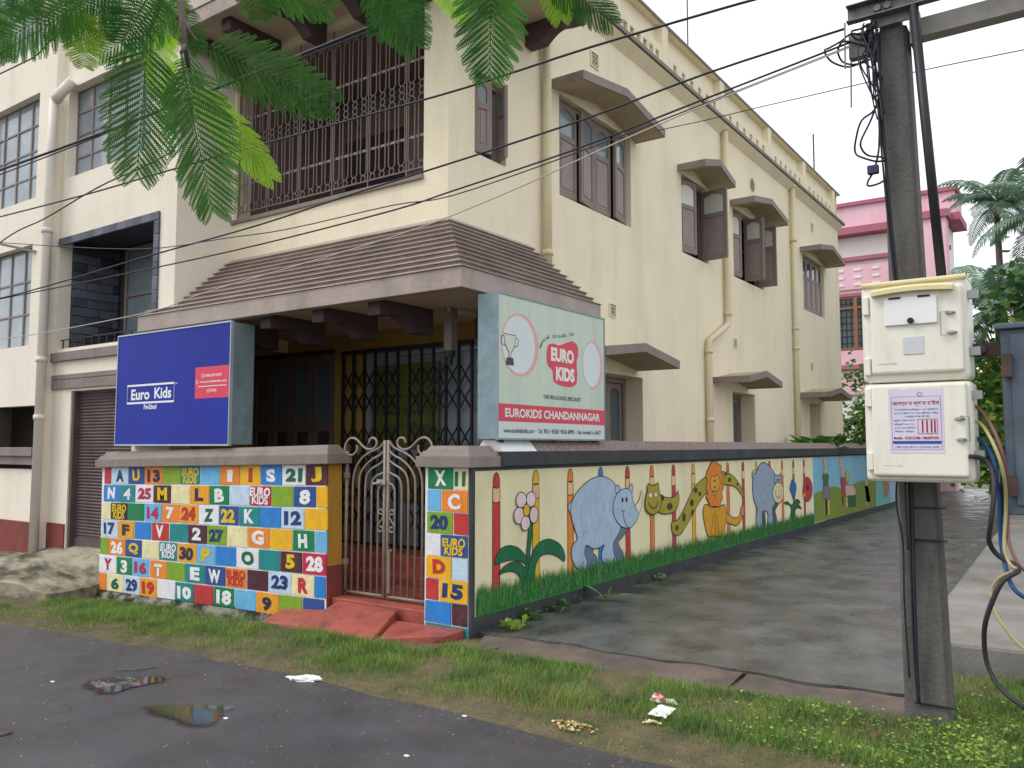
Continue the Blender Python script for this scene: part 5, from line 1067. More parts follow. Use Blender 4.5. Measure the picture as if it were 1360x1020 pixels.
for u in (400, 432):
    pa = ony(*Z6(u, 120 if u == 400 else 320), PY-.18); pb = ony(*Z6(u+2, 360 if u == 400 else 560), PY-.18); g = G(); g.tube([tuple(pa), tuple(pb)], .005, 5); g.build('hook_rod', STEEL, cb)
g = G(); pa = ony(1165, 215, PY-.13); 
# ================================================================= OVERHEAD WIRES (strung from this pole to the next one up the street)
QX, QY = -16.0, 3.6
def onplane(u, v, A_, B2):
    n = Vector((-(B2[1]-A_[1]), B2[0]-A_[0], 0)); d = ray(u, v); t = (Vector((A_[0], A_[1], 0))-_C).dot(n)/d.dot(n); return _C+d*t
wires = [
 ([(1123, 38), (940, 97), (780, 157), (620, 210), (458, 261), (340, 300), (180, 345), (41, 386), (-60, 410)], .008, 'black overhead wire crossing between the first upper window and the porch roof', '2a2a34', 0),
 ([(1130, 56), (940, 130), (760, 200), (600, 254), (520, 280), (340, 326), (180, 361), (0, 397), (-60, 408)], .007, 'black overhead wire passing just above the porch roof tiles', '2a2a34', .02),
 ([(1132, 60), (940, 136), (760, 205), (600, 260), (520, 273), (384, 304), (302, 316), (180, 331), (0, 322), (-40, 316)], .005, 'slack overhead wire dipping above the porch roof to the house bracket', '3a3a44', .04),
 ([(1130, 62), (940, 138), (800, 198), (666, 259), (520, 315), (277, 387), (204, 413), (69, 440), (0, 451), (-60, 460)], .005, 'pale thin overhead wire slanting across the porch roof tiles', 'b8b4ac', .06)]
for pts, r, lab, col, dy in wires:
    P = [onplane(u, v, (PX-.1, PY-.12-dy), (QX, QY+dy)) for u, v in pts]; g = G(); g.tube([tuple(q) for q in smoothcurve(P, 4)], r, 5)
    tag(g.build('overhead_wire', mat('wire_'+col, lin(col), .5, var=.05), None, smooth=True), lab, 'wire', 'overhead wires')
A2, B2_ = (1.7, 3.9), (-16, 3.3)
for pts, r, lab in (([(1040, -11), (1000, 0), (940, 17), (780, 64), (620, 116), (485, 154), (351, 191), (229, 225), (112, 259), (0, 288), (-60, 303)], .007, 'topmost long overhead wire running from the sky down across the balcony grille'),
                    ([(560, 8), (509, 29), (384, 79), (260, 128), (129, 179), (0, 226), (-60, 248)], .012, 'thick overhead cable passing behind the leaves at upper left'),
                    ([(540, 20), (505, 36), (384, 83), (300, 112), (129, 182), (0, 232)], .006, 'thin overhead wire beside the thick cable at upper left'),
                    ([(100, 25), (80, 40), (50, 72), (25, 86), (0, 98), (-50, 122)], .007, 'short overhead wire at the top left corner')):
    P = [onplane(u, v, A2, B2_) for u, v in pts]; g = G(); g.tube([tuple(q) for q in smoothcurve(P, 4)], r, 5); tag(g.build('overhead_wire', CABLE, None, smooth=True), lab, 'wire', 'overhead wires')
P = [ony(u, v, 5.2) for u, v in ((0, 322), (25, 306), (60, 290), (112, 259), (148, 240), (190, 222), (232, 200))]; g = G(); g.tube([tuple(q) for q in smoothcurve(P, 4)], .009, 5); tag(g.build('service_wire', CABLE, None, smooth=True), 'service wire rising from the bracket on the neighbouring house', 'wire')
P = [onplane(u, v, (3, 7.2), (-6, 9.0)) for u, v in ((875, 173), (940, 159), (1010, 142), (1180, 103), (1260, 86), (1350, 68), (1420, 54))]; g = G(); g.tube([tuple(q) for q in P], .005, 5); tag(g.build('overhead_wire', CABLE, None), 'fine overhead wire passing the pole from the school side wall', 'wire', 'overhead wires')
g = G(); p = onx(913, 21, -5.5); g.tube([(p.x, p.y, 7.0), (p.x, p.y, p.z+.9)], .012, 5); tag(g.build('roof_rod', BLACKM, None), 'thin rod standing on the near part of the school roof', 'rod')

# ================================================================= BACKGROUND: pink house, end wall, palms, trees
PINK_ = mat('pink_plaster', lin('ecc0ce'), .85, var=.06, scale=1, stain='b07284', stain_amt=.3)
PWH = mat('white_plaster', lin('eeeae8'), .85, var=.04, scale=1)
MAR = mat('maroon_band', lin('b26c80'), .8, var=.1)
PYY = 32.0
ph = thing('pink_house', (-8, PYY, 0), 'pink and white house with maroon bands beyond the lane', 'building')
def pz(v, u=1113): return ony(u, v, PYY).z
xr = ony(1258, 300, PYY).x; xl_ = -16
zt = pz(276); 
g = G(); g.box(xl_, xr, PYY, PYY+1.5, 0, pz(317)-.02); wal = g.build('wall', PWH, ph)
g = G(); g.box(xl_, xr+.3, PYY-.35, PYY+1.5, pz(308), zt-.12); g.build('parapet', PINK_, ph)
g = G(); g.box(xl_, xr+.4, PYY-.45, PYY+1.5, zt-.119, zt+.02); g.box(xl_, xr+.45, PYY-.5, PYY+1.5, pz(317), pz(308)-.002); g.build('cornice', MAR, ph)
g = G(); g.box(xl_, xr+.1, PYY-.2, PYY-.01, pz(350), pz(345)); g.build('band', MAR, ph)
def panel(v0, v1, x1):
    g = G(); g.box(xl_, x1, PYY-.12, PYY-.01, pz(v1), pz(v0)); o = g.build('panel', PINK_, ph)
    n = 3; zz0, zz1 = pz(v1), pz(v0)
    for j in range(n):
        for i in range(9):
            g2 = G(); xx = x1-.45-.62*i; z_ = zz0+(zz1-zz0)*(j+.6)/(n+.2); g2.box(xx-.13, xx+.13, PYY-.15, PYY-.121, z_-.045, z_+.045); g2.build('dash', PWH, o)
panel(356, 387, ony(1182, 370, PYY).x); panel(493, 525, ony(1182, 505, PYY).x)
g = G(); g.box(xl_, xr-.1, PYY-.1, PYY-.01, pz(486), pz(467)); g.build('sill_band', PINK_, ph)
g = G(); g.box(xl_, xr-.2, PYY-.25, PYY-.01, pz(492), pz(486)-.01); g.build('band', MAR, ph)
TEAK = mat('teak_frame', lin('9a6a4c'), .6, var=.15)
wx0, wx1 = ony(1112, 500, PYY).x-.6, ony(1146, 500, PYY).x+.5
g = G(); g.box(wx0, wx1, PYY-.13, PYY-.005, pz(396), pz(392)); g.build('window_head', MAR, ph)
g = G(); z0, z1 = pz(466), pz(396)-.01
for k in range(4): xx = wx0+(wx1-wx0)*k/3; g.box(xx-.06, xx+.06, PYY-.11, PYY-.02, z0, z1)
for zz_ in (z0, z1-.45, z1-.06): g.box(wx0, wx1, PYY-.1, PYY-.03, zz_, zz_+.07)
wo = g.build('window', TEAK, ph)
for k in range(3): g = G(); g.box(wx0+(wx1-wx0)*k/3+.06, wx0+(wx1-wx0)*(k+1)/3-.06, PYY-.06, PYY-.05, z0+.07, z1-.06); g.build('pane', GLASSD, wo)
g = G()
for k in range(1, 12): xx = wx0+(wx1-wx0)*k/12; g.box(xx-.012, xx+.012, PYY-.085, PYY-.065, z0+.07, z1-.06)
for k in range(1, 8): zz_ = z0+(z1-z0)*k/8; g.box(wx0, wx1, PYY-.084, PYY-.066, zz_-.012, zz_+.012)
g.build('grille', BLACKM, wo)
g = G(); g.box(xr-.7, xr+.1, PYY-1.2, PYY-.51, 0, zt-1.2); g.build('side_wing', PINK_, ph)
g = G(); g.box(xr-.8, xr+.2, PYY-1.3, PYY-.51, zt-1.2, zt-.95); g.build('wing_cornice', MAR, ph)
ew = thing('end_wall', (0, 27, 0), 'old brown brick boundary wall with pickets at the far end of the platform', 'wall')
g = G(); g.box(-1.9, 8, 27, 27.25, 0, 1.35); g.build('wall_core', mat('old_brick_wall', lin('7d6a5e'), .9, col2=lin('554a44'), scale=6, bump=.5, fine=.15), ew)
pk = G(); pk.box(-.06, .06, 0, .05, 1.35, 1.75); pkm = pk.mesh('picket', mat('grey_picket', lin('a8a39a'), .8))
for k in range(30): o = link('picket', pkm, ew); o.location = (-1.8+.25*k+0, 27.1-27+27, 0)
# ---- vegetation
def leafmat(name, c1, c2, tr=.25, rough=.5):
    m = mat(name, lin(c1), rough, col2=lin(c2), scale=2.5, contrast=(.35, .65), spec=.35)
    n = m.node_tree.nodes; l = m.node_tree.links; b = n['Principled BSDF']; out = n['Material Output']
    if not any(x.type == 'BSDF_TRANSLUCENT' for x in n):
        oi = n.new('ShaderNodeObjectInfo'); src0 = b.inputs['Base Color'].links[0].from_socket; hv = n.new('ShaderNodeHueSaturation'); mr = n.new('ShaderNodeMapRange'); mr.inputs[3].default_value = .72; mr.inputs[4].default_value = 1.3; l.new(oi.outputs['Random'], mr.inputs[0]); l.new(mr.outputs[0], hv.inputs['Value']); l.new(src0, hv.inputs['Color']); l.new(hv.outputs[0], b.inputs['Base Color'])
        t = n.new('ShaderNodeBsdfTranslucent'); src = hv.outputs[0]; l.new(src, t.inputs['Color'])
        mx = n.new('ShaderNodeMixShader'); mx.inputs[0].default_value = tr; l.new(b.outputs[0], mx.inputs[1]); l.new(t.outputs[0], mx.inputs[2]); l.new(mx.outputs[0], out.inputs[0])
    return m
BUSH = leafmat('bush_leaf', '6a9440', '426c2e'); BUSHD = leafmat('dark_leaf', '527a44', '365a32'); BUSHY = leafmat('yellow_leaf', 'b8b43c', '7e9a34'); PALMG = leafmat('palm_leaf', '7c9680', '56745e', .25)
BARK = mat('grey_bark', lin('7a7064'), .95, col2=lin('544c44'), scale=6, stretch=(1, 1, .3), bump=.5, bscale=30)
def crown(g, c, rx, ry, rz, n, size, seed=0, m=0, m2=None):
    r = random.Random(seed); cl = [Vector((r.gauss(0, .45), r.gauss(0, .45), r.gauss(0, .42))) for _ in range(14)]
    for k in range(n):
        q = cl[r.randrange(14)]+Vector((r.gauss(0, .2), r.gauss(0, .2), r.gauss(0, .2)))
        p = Vector((c[0]+q.x*rx, c[1]+q.y*ry, c[2]+q.z*rz)); a = Vector((r.uniform(-1, 1), r.uniform(-1, 1), r.uniform(-.6, .4))).normalized(); b = a.cross(Vector((r.uniform(-1, 1), r.uniform(-1, 1), r.uniform(-1, 1)))).normalized(); s = size*r.uniform(.6, 1.3)
        g.add([p, p+a*s*.5+b*s*.28, p+a*s, p+a*s*.5-b*s*.28], [(0, 1, 2, 3)], (m2 if m2 is not None and r.random() < .16 else m))
def tree(name, x, y, h, rx, rz, n, size, label, mats=(BUSH, BUSHY), seed=1, two=True):
    t = thing(name, (x, y, 0), label, 'tree'); g = G(); g.tube([(x, y, -.1), (x+.1, y, h*.5), (x, y+.1, h*.9)], [.16, .11, .04], 8)
    for k in range(5): a = k*1.26+seed; g.tube([(x+.05, y, h*(.4+.08*k)), (x+math.cos(a)*rx*.6, y+math.sin(a)*rx*.6, h*(.62+.08*k))], [.05, .015], 5)
    g.build('trunk', BARK, t, smooth=True)
    g = G(); crown(g, (x, y, h), rx, rx, rz, n, size, seed, 0, 1 if two else None); g.build('crown', list(mats), t, fix=False); return t
p = ony(1312, 520, 21); tree('leafy_tree', p.x+.3, 21, p.z, 1.25, 1.7, 3600, .22, 'bushy green tree with yellow flowers right of the meter cabinet', seed=3)
p = ony(1305, 535, 30); tree('leafy_tree', p.x+.2, 30, p.z-.2, 1.8, 1.9, 2800, .3, 'darker tree behind the palms at right', (BUSHD, BUSH), 5)
p = ony(1133, 560, 27.5); tree('leafy_shrub', p.x, 27.5, p.z-.3, 1.3, 1.3, 2200, .2, 'green shrub in front of the pink house above the mural wall', (BUSH, BUSHD), 8)
p = ony(1350, 470, 19.5); tree('leafy_tree', p.x+1.2, 19.5, p.z+.2, 1.6, 2.2, 3000, .24, 'green tree behind the feeder cabinet at the right edge', (BUSHD, BUSH), 11)
def palm(x, y, h, nf, fl, label, seed, droop=1.0, r0=.11):
    t = thing('areca_palm', (x, y, 0), label, 'palm', 'palms beyond the lane'); r = random.Random(seed)
    g = G(); g.tube([(x, y, -.1), (x+.05, y, h*.5), (x+.02, y, h)], [r0, r0*.8, r0*.7], 8); g.build('trunk', BARK, t, smooth=True)
    for k in range(nf):
        az = k*2.399+r.uniform(-.3, .3); el = r.uniform(.1, 1.25); L_ = fl*r.uniform(.75, 1.1)
        d = Vector((math.cos(az)*math.cos(el), math.sin(az)*math.cos(el), math.sin(el))); pos = Vector((x+.02, y, h+r.uniform(-.1, .3))); pts = [pos.copy()]
        n = 14
        for i in range(n): d = (d+Vector((0, 0, -.13*droop*(.5+i/n)))).normalized(); pos = pos+d*(L_/n); pts.append(pos.copy())
        g = G(); g.tube([tuple(q) for q in pts], [.03*(1-i/(n+2)) for i in range(n+1)], 4)
        for i in range(2*n):
            s = (i+1.5)/(2*n+1); j = min(n-1, int(s*n)); q = pts[j].lerp(pts[j+1], s*n-j); tg = (pts[j+1]-pts[j]).normalized(); sd = tg.cross(Vector((0, 0, 1))).normalized()
            ll = fl*.30*math.sin(math.pi*min(.97, s*.85+.12))*r.uniform(.8, 1.1)
            for sg in (-1, 1):
                e1 = (sd*sg*.8+tg*.55+Vector((0, 0, -.25))).normalized(); m1 = q+e1*ll*.55; e = m1+(e1+Vector((0, 0, -.6*droop))).normalized()*ll*.45; w = tg*.035*fl/2.2
                g.add([q-w*.5, q+w*.5, m1+w, m1-w, e], [(0, 1, 2, 3), (3, 2, 4)])
        g.build('frond', PALMG, t, fix=False)
p = ony(1322, 268, 24); palm(p.x, 24, p.z-.2, 17, 1.6, 'tall slender palm with upright crown at right', 2, 1.0)
p = ony(1316, 395, 21.5); palm(p.x+.1, 21.5, p.z-.3, 15, 2.3, 'lower palm with long drooping fronds left of the tall one', 5, 1.3)
p = ony(1392, 290, 23); palm(p.x, 23, p.z, 14, 2.2, 'palm at the right edge, fronds entering the frame', 9, 1.2)
# plants along the foot of the mural wall and behind it
WEED = leafmat('weed_leaf', '7d9a5c', '4f7240'); WEEDY = leafmat('lime_weed_leaf', 'a8c052', '6f9a3a')
def tuft(name, x, y, z, n, s, label, cat='plant', m=WEED, grp=None, up=.5):
    g = G(); r = random.Random(int(x*1000+y*77))
    for k in range(n):
        a = r.uniform(0, 6.28); e = r.uniform(.1, 1.2)*up*2; L_ = s*r.uniform(.5, 1); d = Vector((math.cos(a)*math.cos(e), math.sin(a)*math.cos(e), abs(math.sin(e)))); b = Vector((x+r.gauss(0, s*.35), y+r.gauss(0, s*.35), z+r.uniform(0, s*.3)))
        t_ = b+d*L_; w = d.cross(Vector((0, 0, 1))).normalized()*L_*.28; mid = b+d*L_*.55+Vector((0, 0, L_*.1))
        g.add([b, mid+w, t_-Vector((0, 0, L_*.12)), mid-w], [(0, 1, 2, 3)])
    return tag(g.build(name, m, None, fix=False), label, cat, grp)
for i, (u, v, n, s) in enumerate(((697, 820, 44, .13), (724, 811, 34, .11), (740, 806, 36, .11), (757, 799, 30, .11), (850, 774, 26, .10), (872, 769, 22, .09))):
    p = onz(u, v, .06); tuft('wall_weed', p.x+.03, p.y, .05, n, s, ['grey-green weed at the wall foot below the painted yellow crayon', 'small weed at the wall foot just left of the painted rhinoceros', 'small weed at the wall foot below the tail of the painted rhinoceros', 'leafy weed at the wall foot left of the broadleaf plant', 'tiny weed at the wall foot below the snake head', 'tiny weed at the wall foot below the orange crayon under the snake'][i], 'weed', WEED, 'weeds at the foot of the mural wall')
p = onz(686, 836, .05); tuft('wall_weed', p.x, p.y, .04, 34, .13, 'bright lime weed in the broken concrete near the corner pillar', 'weed', WEEDY)
bl = thing('broadleaf_plant', tuple(onz(806, 797, .06)), 'young plant with three broad pale leaves beside the mural wall', 'plant'); c_ = onz(806, 797, .06)
for k, (dx, dy, dz, w) in enumerate(((-.20, -.14, .15, .055), (.26, .06, .07, .06), (.04, .03, .12, .045), (-.03, -.10, .05, .04))):
    g = G(); a_ = Vector(c_); e = a_+Vector((dx, dy, dz)); sd = Vector((-dy, dx, 0)).normalized()*w; m_ = a_.lerp(e, .55)+Vector((0, 0, .03)); q = a_.lerp(e, .25)+Vector((0, 0, .02))
    g.add([a_, q+sd*.7, m_+sd, e, m_-sd, q-sd*.7, m_, q], [(0, 1, 7), (0, 7, 5), (1, 2, 6, 7), (7, 6, 4, 5), (2, 3, 6), (6, 3, 4)]); g.build('leaf', WEEDY, bl, smooth=True, fix=False)
for u, y_, lab in ((1085, 17.0, 'feathery green plant showing over the mural wall below the far door'), (1108, 19.0, 'small fern showing over the far part of the mural wall')):
    p = ony(u, 590, y_); tuft('wall_plant', XB+.35, y_, 1.45, 90 if y_ < 18 else 40, .45, lab, 'plant', BUSH, None, .35)
# ---- grass on the verge
g = G(); vs = g.v; fs = g.f; r = random.Random(21)
def in_ramp(x, y): return (-6.4 < x < -4.15 and y > 4.78+.0*(x)) or (-4.2 < x < -.95 and y > 5.05+.14*(x+4)/3)
cnt = 0
def blade(x, y, z, h, lean, w):
    global cnt
    a = r.uniform(0, 6.28); dx, dy = math.cos(a), math.sin(a); o = len(vs); lx, ly = -dy*lean*h, dx*lean*h
    vs.extend([(x-dx*w, y-dy*w, z), (x+dx*w, y+dy*w, z), (x+dx*w*.6+lx*.4, y+dy*w*.6+ly*.4, z+h*.6), (x-dx*w*.6+lx*.4, y-dy*w*.6+ly*.4, z+h*.6), (x+lx, y+ly, z+h*.95)])
    dry = r.random() < .13+.35*max(0, noise.noise((x*.9, y*1.6, 9))); k_ = 1 if dry else 0
    fs.extend([(o, o+1, o+2, o+3), (o+3, o+2, o+4)]); g.m.extend([k_, k_]); cnt += 1
while cnt < 80000:
    x = -13+14.5*r.random()**.8; y = r.uniform(3.78, 6.4)
    if x < -9.55 and y > 4.35+.25*noise.noise((x, 0, 0))+.1*(x < -11): continue
    if x < -4.126 and y > 5.22: continue
    if in_ramp(x, y): continue
    if x > -.95 and y > 6.5: continue
    e = (y-3.84-.16*noise.noise((x*1.1, 3.3, 0)))/.55
    dens = max(0, min(1, e))*(.62+1.25*noise.noise((x*1.7, y*2.4, 2)))
    if x > -2.6 and y < 4.3: dens *= .35+.8*max(0, noise.noise((x*2, y*3, 8)))
    if r.random() > dens: continue
    near = math.hypot(x, y) < 5.5
    blade(x, y, verge_z(x, y)-.004, r.uniform(.018, .05)*(.7+.6*min(1, max(0, e)))*(1.25 if -9 < x < -4 and y > 4.6 else 1)*(1+.7*max(0, noise.noise((x*3.1, y*3.1, 6)))), r.uniform(.2, 1.0), r.uniform(.0016, .0032))
GRASS = leafmat('verge_grass', '7c9e46', '4a7036', .3, .6)
tag(g.build('grass', [GRASS, leafmat('dry_grass', 'a89a62', '7c7a44', .3, .7)], None, fix=False), 'short green grass on the verge between road and wall', 'grass', kind='stuff')
# grit and small stones on the road and along its edge
g = G(); r = random.Random(77)
for k in range(7000):
    x = -9.5+10*r.random(); y = 1.3+2.75*r.random() if r.random() < .6 else r.gauss(3.85, .12); s = r.uniform(.0015, .0045)*(1.7 if r.random() < .06 else 1); a = r.uniform(0, 6.28); z = (slope(x) if y < 3.8 else max(slope(x), verge_z(x, y)))+.0005; c1_, s1_ = math.cos(a)*s, math.sin(a)*s
    g.add([(x+c1_, y+s1_, z), (x-s1_*1.1, y+c1_*1.1, z), (x-c1_*.9, y-s1_*.9, z), (x+s1_, y-c1_, z), (x+c1_*.2, y, z+s*r.uniform(.6, 1.1))], [(0, 1, 4), (1, 2, 4), (2, 3, 4), (3, 0, 4)], r.choice((0, 0, 0, 1, 1, 2)))
tag(g.build('road_grit', [mat('grit_grey', lin('77747a'), .8, var=.2), mat('grit_dark', lin('4a474a'), .8, var=.2), mat('grit_pale', lin('b5ab98'), .8, var=.2)], None, fix=False), 'fine grit lying on the asphalt and its edge', 'grit', kind='stuff')
# yellow-green creeping weeds round the pole
g = G(); r = random.Random(5)
for k in range(3600):
    x = r.gauss(-.55, .5); y = r.gauss(4.85, .42)
    if y < 4.0 or y > 6.3 or in_ramp(x, y) or x > 1.4 or r.random() > .5+noise.noise((x*2.5, y*2.5, 4))*1.2: continue
    z = verge_z(x, y)+r.uniform(.01, .05); a = r.uniform(0, 6.28); s = r.uniform(.012, .028); e = r.uniform(-.2, .5); d = Vector((math.cos(a), math.sin(a), e))*s; w = Vector((-math.sin(a), math.cos(a), r.uniform(-.3, .3)))*s*.45; p = Vector((x, y, z))
    g.add([p, p+d*.5+w, p+d, p+d*.5-w], [(0, 1, 2, 3)], 0 if r.random() < .6 else 1)
tag(g.build('creeping_weeds', [WEEDY, leafmat('weed_mid', '86a448', '5a8038')], None, fix=False), 'yellow-green creeping weeds round the foot of the pole', 'weeds', kind='stuff')
# ---- litter
def crumple(name, u, v, s, m, label, sx=1, sy=1, sz=.35, seed=1, rz=0, z=.03):
    p = onz(u, v, z); bm = bmesh.new(); bmesh.ops.create_icosphere(bm, subdivisions=3, radius=1)
    for q in bm.verts:
        c_ = q.co.copy(); k = 1+.55*noise.noise(c_*1.7+Vector((seed, 0, 0)))+.35*noise.noise(c_*4.1+Vector((0, seed, 0))); q.co = Vector((c_.x*sx*k, c_.y*sy*k, max(-.25, c_.z*k)*sz))*s
    me = bpy.data.meshes.new(name); bm.to_mesh(me); bm.free(); me.materials.append(m); o = link(name, me); o.location = (p.x, p.y, p.z); o.rotation_euler = (0, 0, rz); return tag(o, label, 'litter')
WBAG = mat('white_plastic', lin('e9ebe8'), .35, var=.08, scale=20, spec=.5); 
crumple('plastic_bag', 404, 903, .085, WBAG, 'crumpled white plastic bag at the edge of the road', 1.6, .6, .3, 3, .5, .0)
crumple('torn_wrapper', 873, 929, .035, mat('red_wrapper', lin('c8414c'), .35, col2=lin('e6dcd6'), scale=25, contrast=(.45, .55)), 'crumpled red and white wrapper in the grass', 1.0, .7, .9, 5, .3, .04)
crumple('torn_wrapper', 890, 932, .035, mat('clear_wrapper', lin('c9c4b8'), .3, var=.2, scale=30), 'clear plastic end of the red wrapper in the grass', 1.4, .6, .4, 8, -.2, .03)
p = onz(877, 949, .035); g = G(); n = 5; vs_ = [(p.x+(-.055+.11*i/n)*1.0+.02*j/n, p.y-.05+.1*j/n, .04+.012*noise.noise((i*.9, j*.9, 3))+.03*j/n) for j in range(n+1) for i in range(n+1)]
g.add(vs_, [(j*(n+1)+i, j*(n+1)+i+1, (j+1)*(n+1)+i+1, (j+1)*(n+1)+i) for j in range(n) for i in range(n)]); tag(g.build('paper_scrap', WBAG, None, fix=False), 'white paper scrap lying in the grass below the red wrapper', 'litter')
def bits(name, u, v, rx, ry, n, cols, smin, smax, label, seed):
    p = onz(u, v, .02); r = random.Random(seed); t = thing(name, (p.x, p.y, .0), label, 'litter')
    for k in range(n):
        a = r.uniform(0, 6.28); q = r.random()**.6; s = r.uniform(smin, smax); bm = bmesh.new(); bmesh.ops.create_icosphere(bm, subdivisions=1, radius=s)
        for w in bm.verts: w.co = Vector((w.co.x*r.uniform(.8, 1.6), w.co.y*r.uniform(.6, 1.1), w.co.z*.45))
        me = bpy.data.meshes.new('scrap'); bm.to_mesh(me); bm.free(); me.materials.append(paint(cols[r.randrange(len(cols))])); o = link('scrap', me, t, True); o.location = (math.cos(a)*q*rx, math.sin(a)*q*ry, .022+s*.3+.012*(1-q)); o.rotation_euler = (r.uniform(-.5, .5), r.uniform(-.5, .5), a)
bits('food_scraps', 762, 966, .15, .07, 60, ['d8c48c', 'c8a878', '9a5a4c', 'e0d8b0', 'b88a5c', 'c0b44c', 'e8e0c8'], .005, .013, 'small heap of vegetable scraps at the road edge', 2)
bits('food_scraps', 866, 962, .07, .035, 14, ['d8d0a0', 'e0dcc0', 'c8b878'], .006, .014, 'pale peelings below the paper scrap', 4)
bits('paper_bits', 985, 966, .16, .07, 14, ['f0f0ea', 'e8e4d4'], .004, .009, 'scattered white bits in the grass right of the paper scrap', 6)
for i, (u, v) in enumerate(((617, 952), (540, 1005), (70, 902), (300, 955), (560, 870), (1082, 985))):
    p = onz(u, v, .0); g = G(); s = .014; g.box(p.x-s, p.x+s, p.y-s*.7, p.y+s*.7, slope(p.x)+.001+(.012 if p.y > 3.86 else 0), slope(p.x)+.008+(.012 if p.y > 3.86 else 0))
    o = g.build('litter_chip', WBAG, None, bevel=.003); o.rotation_euler = (0, 0, 0); tag(o, ['white chip on the verge edge below the ramp', 'white chip on the asphalt at bottom centre', 'pale chip on the road left of the puddles', 'pale chip on the road between the puddles', 'white chip in the grass below the ramp', 'white chip in the grass left of the pole'][i], 'litter')
P = [onz(u, v, -.02) for u, v in ((152, 892), (180, 893), (208, 889))]; g = G(); g.tube([(q.x, q.y, slope(q.x)+.006) for q in P], .005, 5); tag(g.build('twig', BARK, None), 'thin dark twig lying on the road behind the puddles', 'twig')
P = [onz(u, v, -.02) for u, v in ((-8, 984), (6, 982), (16, 978))]; g = G(); g.tube([(q.x, q.y, slope(q.x)+.006) for q in P], .006, 5); tag(g.build('twig', BARK, None), 'dark twig lying on the road at the left edge', 'twig')
# stones broken off at the lane corner
for i, (u, v, s) in enumerate(((668, 848, .07), (690, 856, .06), (648, 850, .06), (655, 862, .05), (712, 850, .05))):
    crumple('broken_concrete', u, v, s, BRICKY, ['broken concrete lump right beside the mural wall corner', 'flat broken concrete lump on the edge of the lane near the wall corner', 'leftmost broken concrete lump touching the gate pillar foot', 'broken concrete lump nearest the grass at the pillar foot', 'rightmost broken concrete lump on the lane edge'][i], 1.3, .9, .35, 20+i, i, .02)['group'] = 'broken concrete at the wall corner'

# ================================================================= FLAME TREE overhead: trunk stands outside the frame, its leaves hang into view
ft = thing('flame_tree', (-4.6, .35, 0), 'feathery-leaved tree hanging its leaves into the top left of the picture', 'tree')
LEAFA = leafmat('flame_leaf', '5d9440', '376a30', .5); LEAFB = leafmat('flame_leaf_lime', 'b4d640', '84b638', .55)  # second leaf colour is a brighter, yellower green
g = G(); g.tube([(-4.6, .35, -.2), (-4.5, .4, 1.5), (-4.2, .6, 3.0), (-3.6, 1.0, 4.2)], [.2, .17, .13, .06], 10); g.build('trunk', BARK, ft, smooth=True)
def bleaf(np_, nl_, seed):
    """bipinnate leaf, unit length along +x in the xy plane: rachis, paired pinnae, paired leaflets"""
    r = random.Random(seed); g = G(); g.tube([(0, 0, 0), (.5, 0, .01), (1, 0, -.04)], [.006, .0045, .002], 4)
    for i in range(np_):
        s = .10+.88*i/np_; pl_ = .30*math.sin(math.pi*min(1, .18+s*.78))**.7+.03
        for sg in (-1, 1):
            ang = R(62-26*s)+r.uniform(-.07, .07); d = Vector((math.cos(ang), sg*math.sin(ang), -.10-.12*r.random())).normalized(); b = Vector((s, 0, -.02*s*s)); nrm = Vector((-d.y, d.x, 0)).normalized()
            e = b+d*pl_; g.tube([b, e], .0012, 3, caps=False)
            for k in range(nl_):
                t = (k+1)/(nl_+.5); q = b+d*pl_*t+Vector((0, 0, -.03*t*t)); ll = .030*math.sin(math.pi*min(.95, .2+t*.75))+.008; w = d*pl_/nl_*.62
                for s2 in (-1, 1):
                    tip = q+(nrm*s2*.9+d*.45).normalized()*ll+Vector((0, 0, r.uniform(-.006, .004)))
                    g.add([q-w*.6, (q+tip)/2+w*.1-w*.9, tip, (q+tip)/2+w], [(0, 1, 2, 3)])
    return g
LM = [bleaf(21, 19, k) for k in range(3)]
LMa = [x.mesh('leaf', LEAFA) for x in LM]; LMb = [x.mesh('leaf', LEAFB) for x in LM]
def cpt(u, v, d): return _C+ray(u, v).normalized()*d
leaves = [  # base px, tip px, distance base/tip, lime?
 ((196, 45), (182, 236), 2.7, 2.6, 0, 1.0), ((240, 70), (282, 285), 2.5, 2.45, 0, .92), ((262, 55), (440, 138), 2.6, 2.5, 0, .85), ((252, 105), (362, 238), 2.75, 2.7, 1, .62), ((105, 8), (112, 92), 2.5, 2.6, 1, 1.2),
 ((120, -12), (-12, 62), 2.4, 2.5, 0, 1.0), ((170, -30), (60, 35), 2.6, 2.5, 0, 1.1), ((215, -40), (160, 62), 2.4, 2.55, 0, 1.2), ((240, 5), (130, 75), 2.75, 2.8, 0, 1.0), ((235, -20), (222, 60), 3.0, 3.0, 1, 1.1),
 ((330, -60), (345, 30), 2.4, 2.5, 0, 1.3), ((300, -50), (440, 14), 2.5, 2.5, 0, 1.0), ((470, -110), (552, 62), 2.4, 2.35, 0, 1.0), ((560, -70), (500, 48), 2.5, 2.5, 0, .9), ((655, -95), (650, 108), 2.3, 2.35, 0, 1.05), ((570, -30), (620, 28), 2.7, 2.7, 1, .9),
 ((700, -70), (815, 32), 2.4, 2.4, 0, .8), ((730, -80), (745, 26), 2.5, 2.4, 1, .9), ((-40, -30), (8, 80), 2.3, 2.3, 0, 1.0), ((255, 65), (238, 175), 2.9, 2.9, 0, .9), ((60, -60), (20, 22), 2.5, 2.5, 0, 1.0),
 ((150, -20), (95, 60), 2.6, 2.65, 0, 1.3), ((225, -10), (265, 70), 2.65, 2.6, 0, 1.0), ((215, 30), (210, 130), 2.85, 2.85, 1, .9)]
ri = random.Random(12)
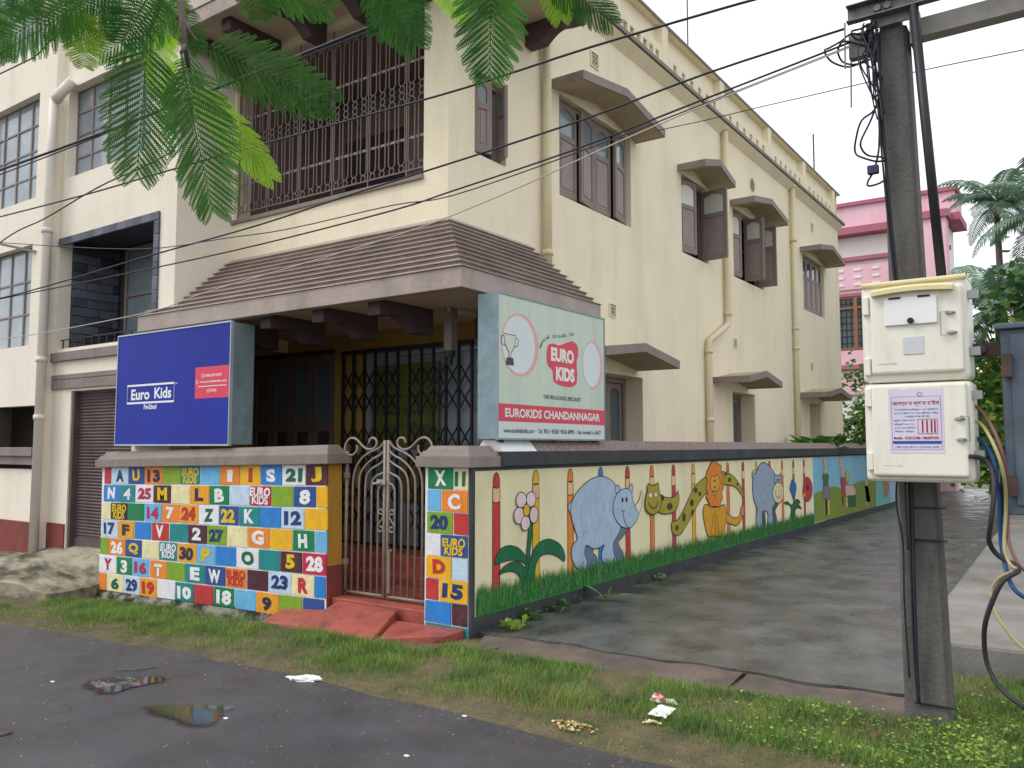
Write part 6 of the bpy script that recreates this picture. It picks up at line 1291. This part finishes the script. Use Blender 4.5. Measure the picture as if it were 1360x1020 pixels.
for i, (b_, t_, d0, d1, lime_, wd) in enumerate(leaves):
    a = cpt(*b_, d0); e = cpt(*t_, d1); x_ = (e-a); L_ = x_.length; x_.normalize()
    tow = (_C-(a+e)/2).normalized(); tow = (tow+Vector((ri.uniform(-.25, .25), ri.uniform(-.25, .25), ri.uniform(-.25, .25)))).normalized()
    y_ = tow.cross(x_).normalized(); z_ = x_.cross(y_)
    M = Matrix(((x_.x, y_.x*wd, z_.x, a.x), (x_.y, y_.y*wd, z_.y, a.y), (x_.z, y_.z*wd, z_.z, a.z), (0, 0, 0, 1)))
    M = M @ Matrix.Diagonal((L_, L_, L_, 1))
    o = link('leaf', (LMb if lime_ else LMa)[i % 3], ft); o.matrix_parent_inverse = Matrix.Translation(-Vector(ft.location)); o.matrix_basis = M
def limb(pts, r0, r1): 
    g = G(); S = smoothcurve(pts, 5); n = len(S); g.tube([tuple(q) for q in S], [r0+(r1-r0)*k/(n-1) for k in range(n)], 7); g.build('limb', BARK, ft, smooth=True)
top = Vector((-3.6, 1.0, 4.2))
limb([top, cpt(120, -160, 3.0), cpt(225, -40, 2.7), cpt(245, 60, 2.55), cpt(255, 108, 2.7)], .018, .004)
limb([top, cpt(60, -200, 3.0), cpt(110, -60, 2.6), cpt(106, 8, 2.5)], .04, .004); limb([cpt(225, -40, 2.7), cpt(210, 10, 2.7), cpt(196, 46, 2.7)], .012, .004); limb([cpt(245, 60, 2.55), cpt(243, 66, 2.5), cpt(240, 70, 2.5)], .006, .004); limb([cpt(235, 20, 2.6), cpt(250, 40, 2.6), cpt(262, 56, 2.6)], .008, .004)
limb([top, cpt(300, -260, 2.9), cpt(480, -180, 2.5), cpt(655, -95, 2.3)], .03, .006); limb([cpt(480, -180, 2.5), cpt(560, -110, 2.5), cpt(560, -70, 2.5)], .015, .005); limb([cpt(655, -95, 2.3), cpt(690, -85, 2.35), cpt(730, -80, 2.45)], .006, .004); limb([cpt(300, -260, 2.9), cpt(320, -120, 2.5), cpt(330, -60, 2.4)], .014, .005); limb([top, cpt(-100, -150, 2.8), cpt(-40, -30, 2.3)], .03, .005)
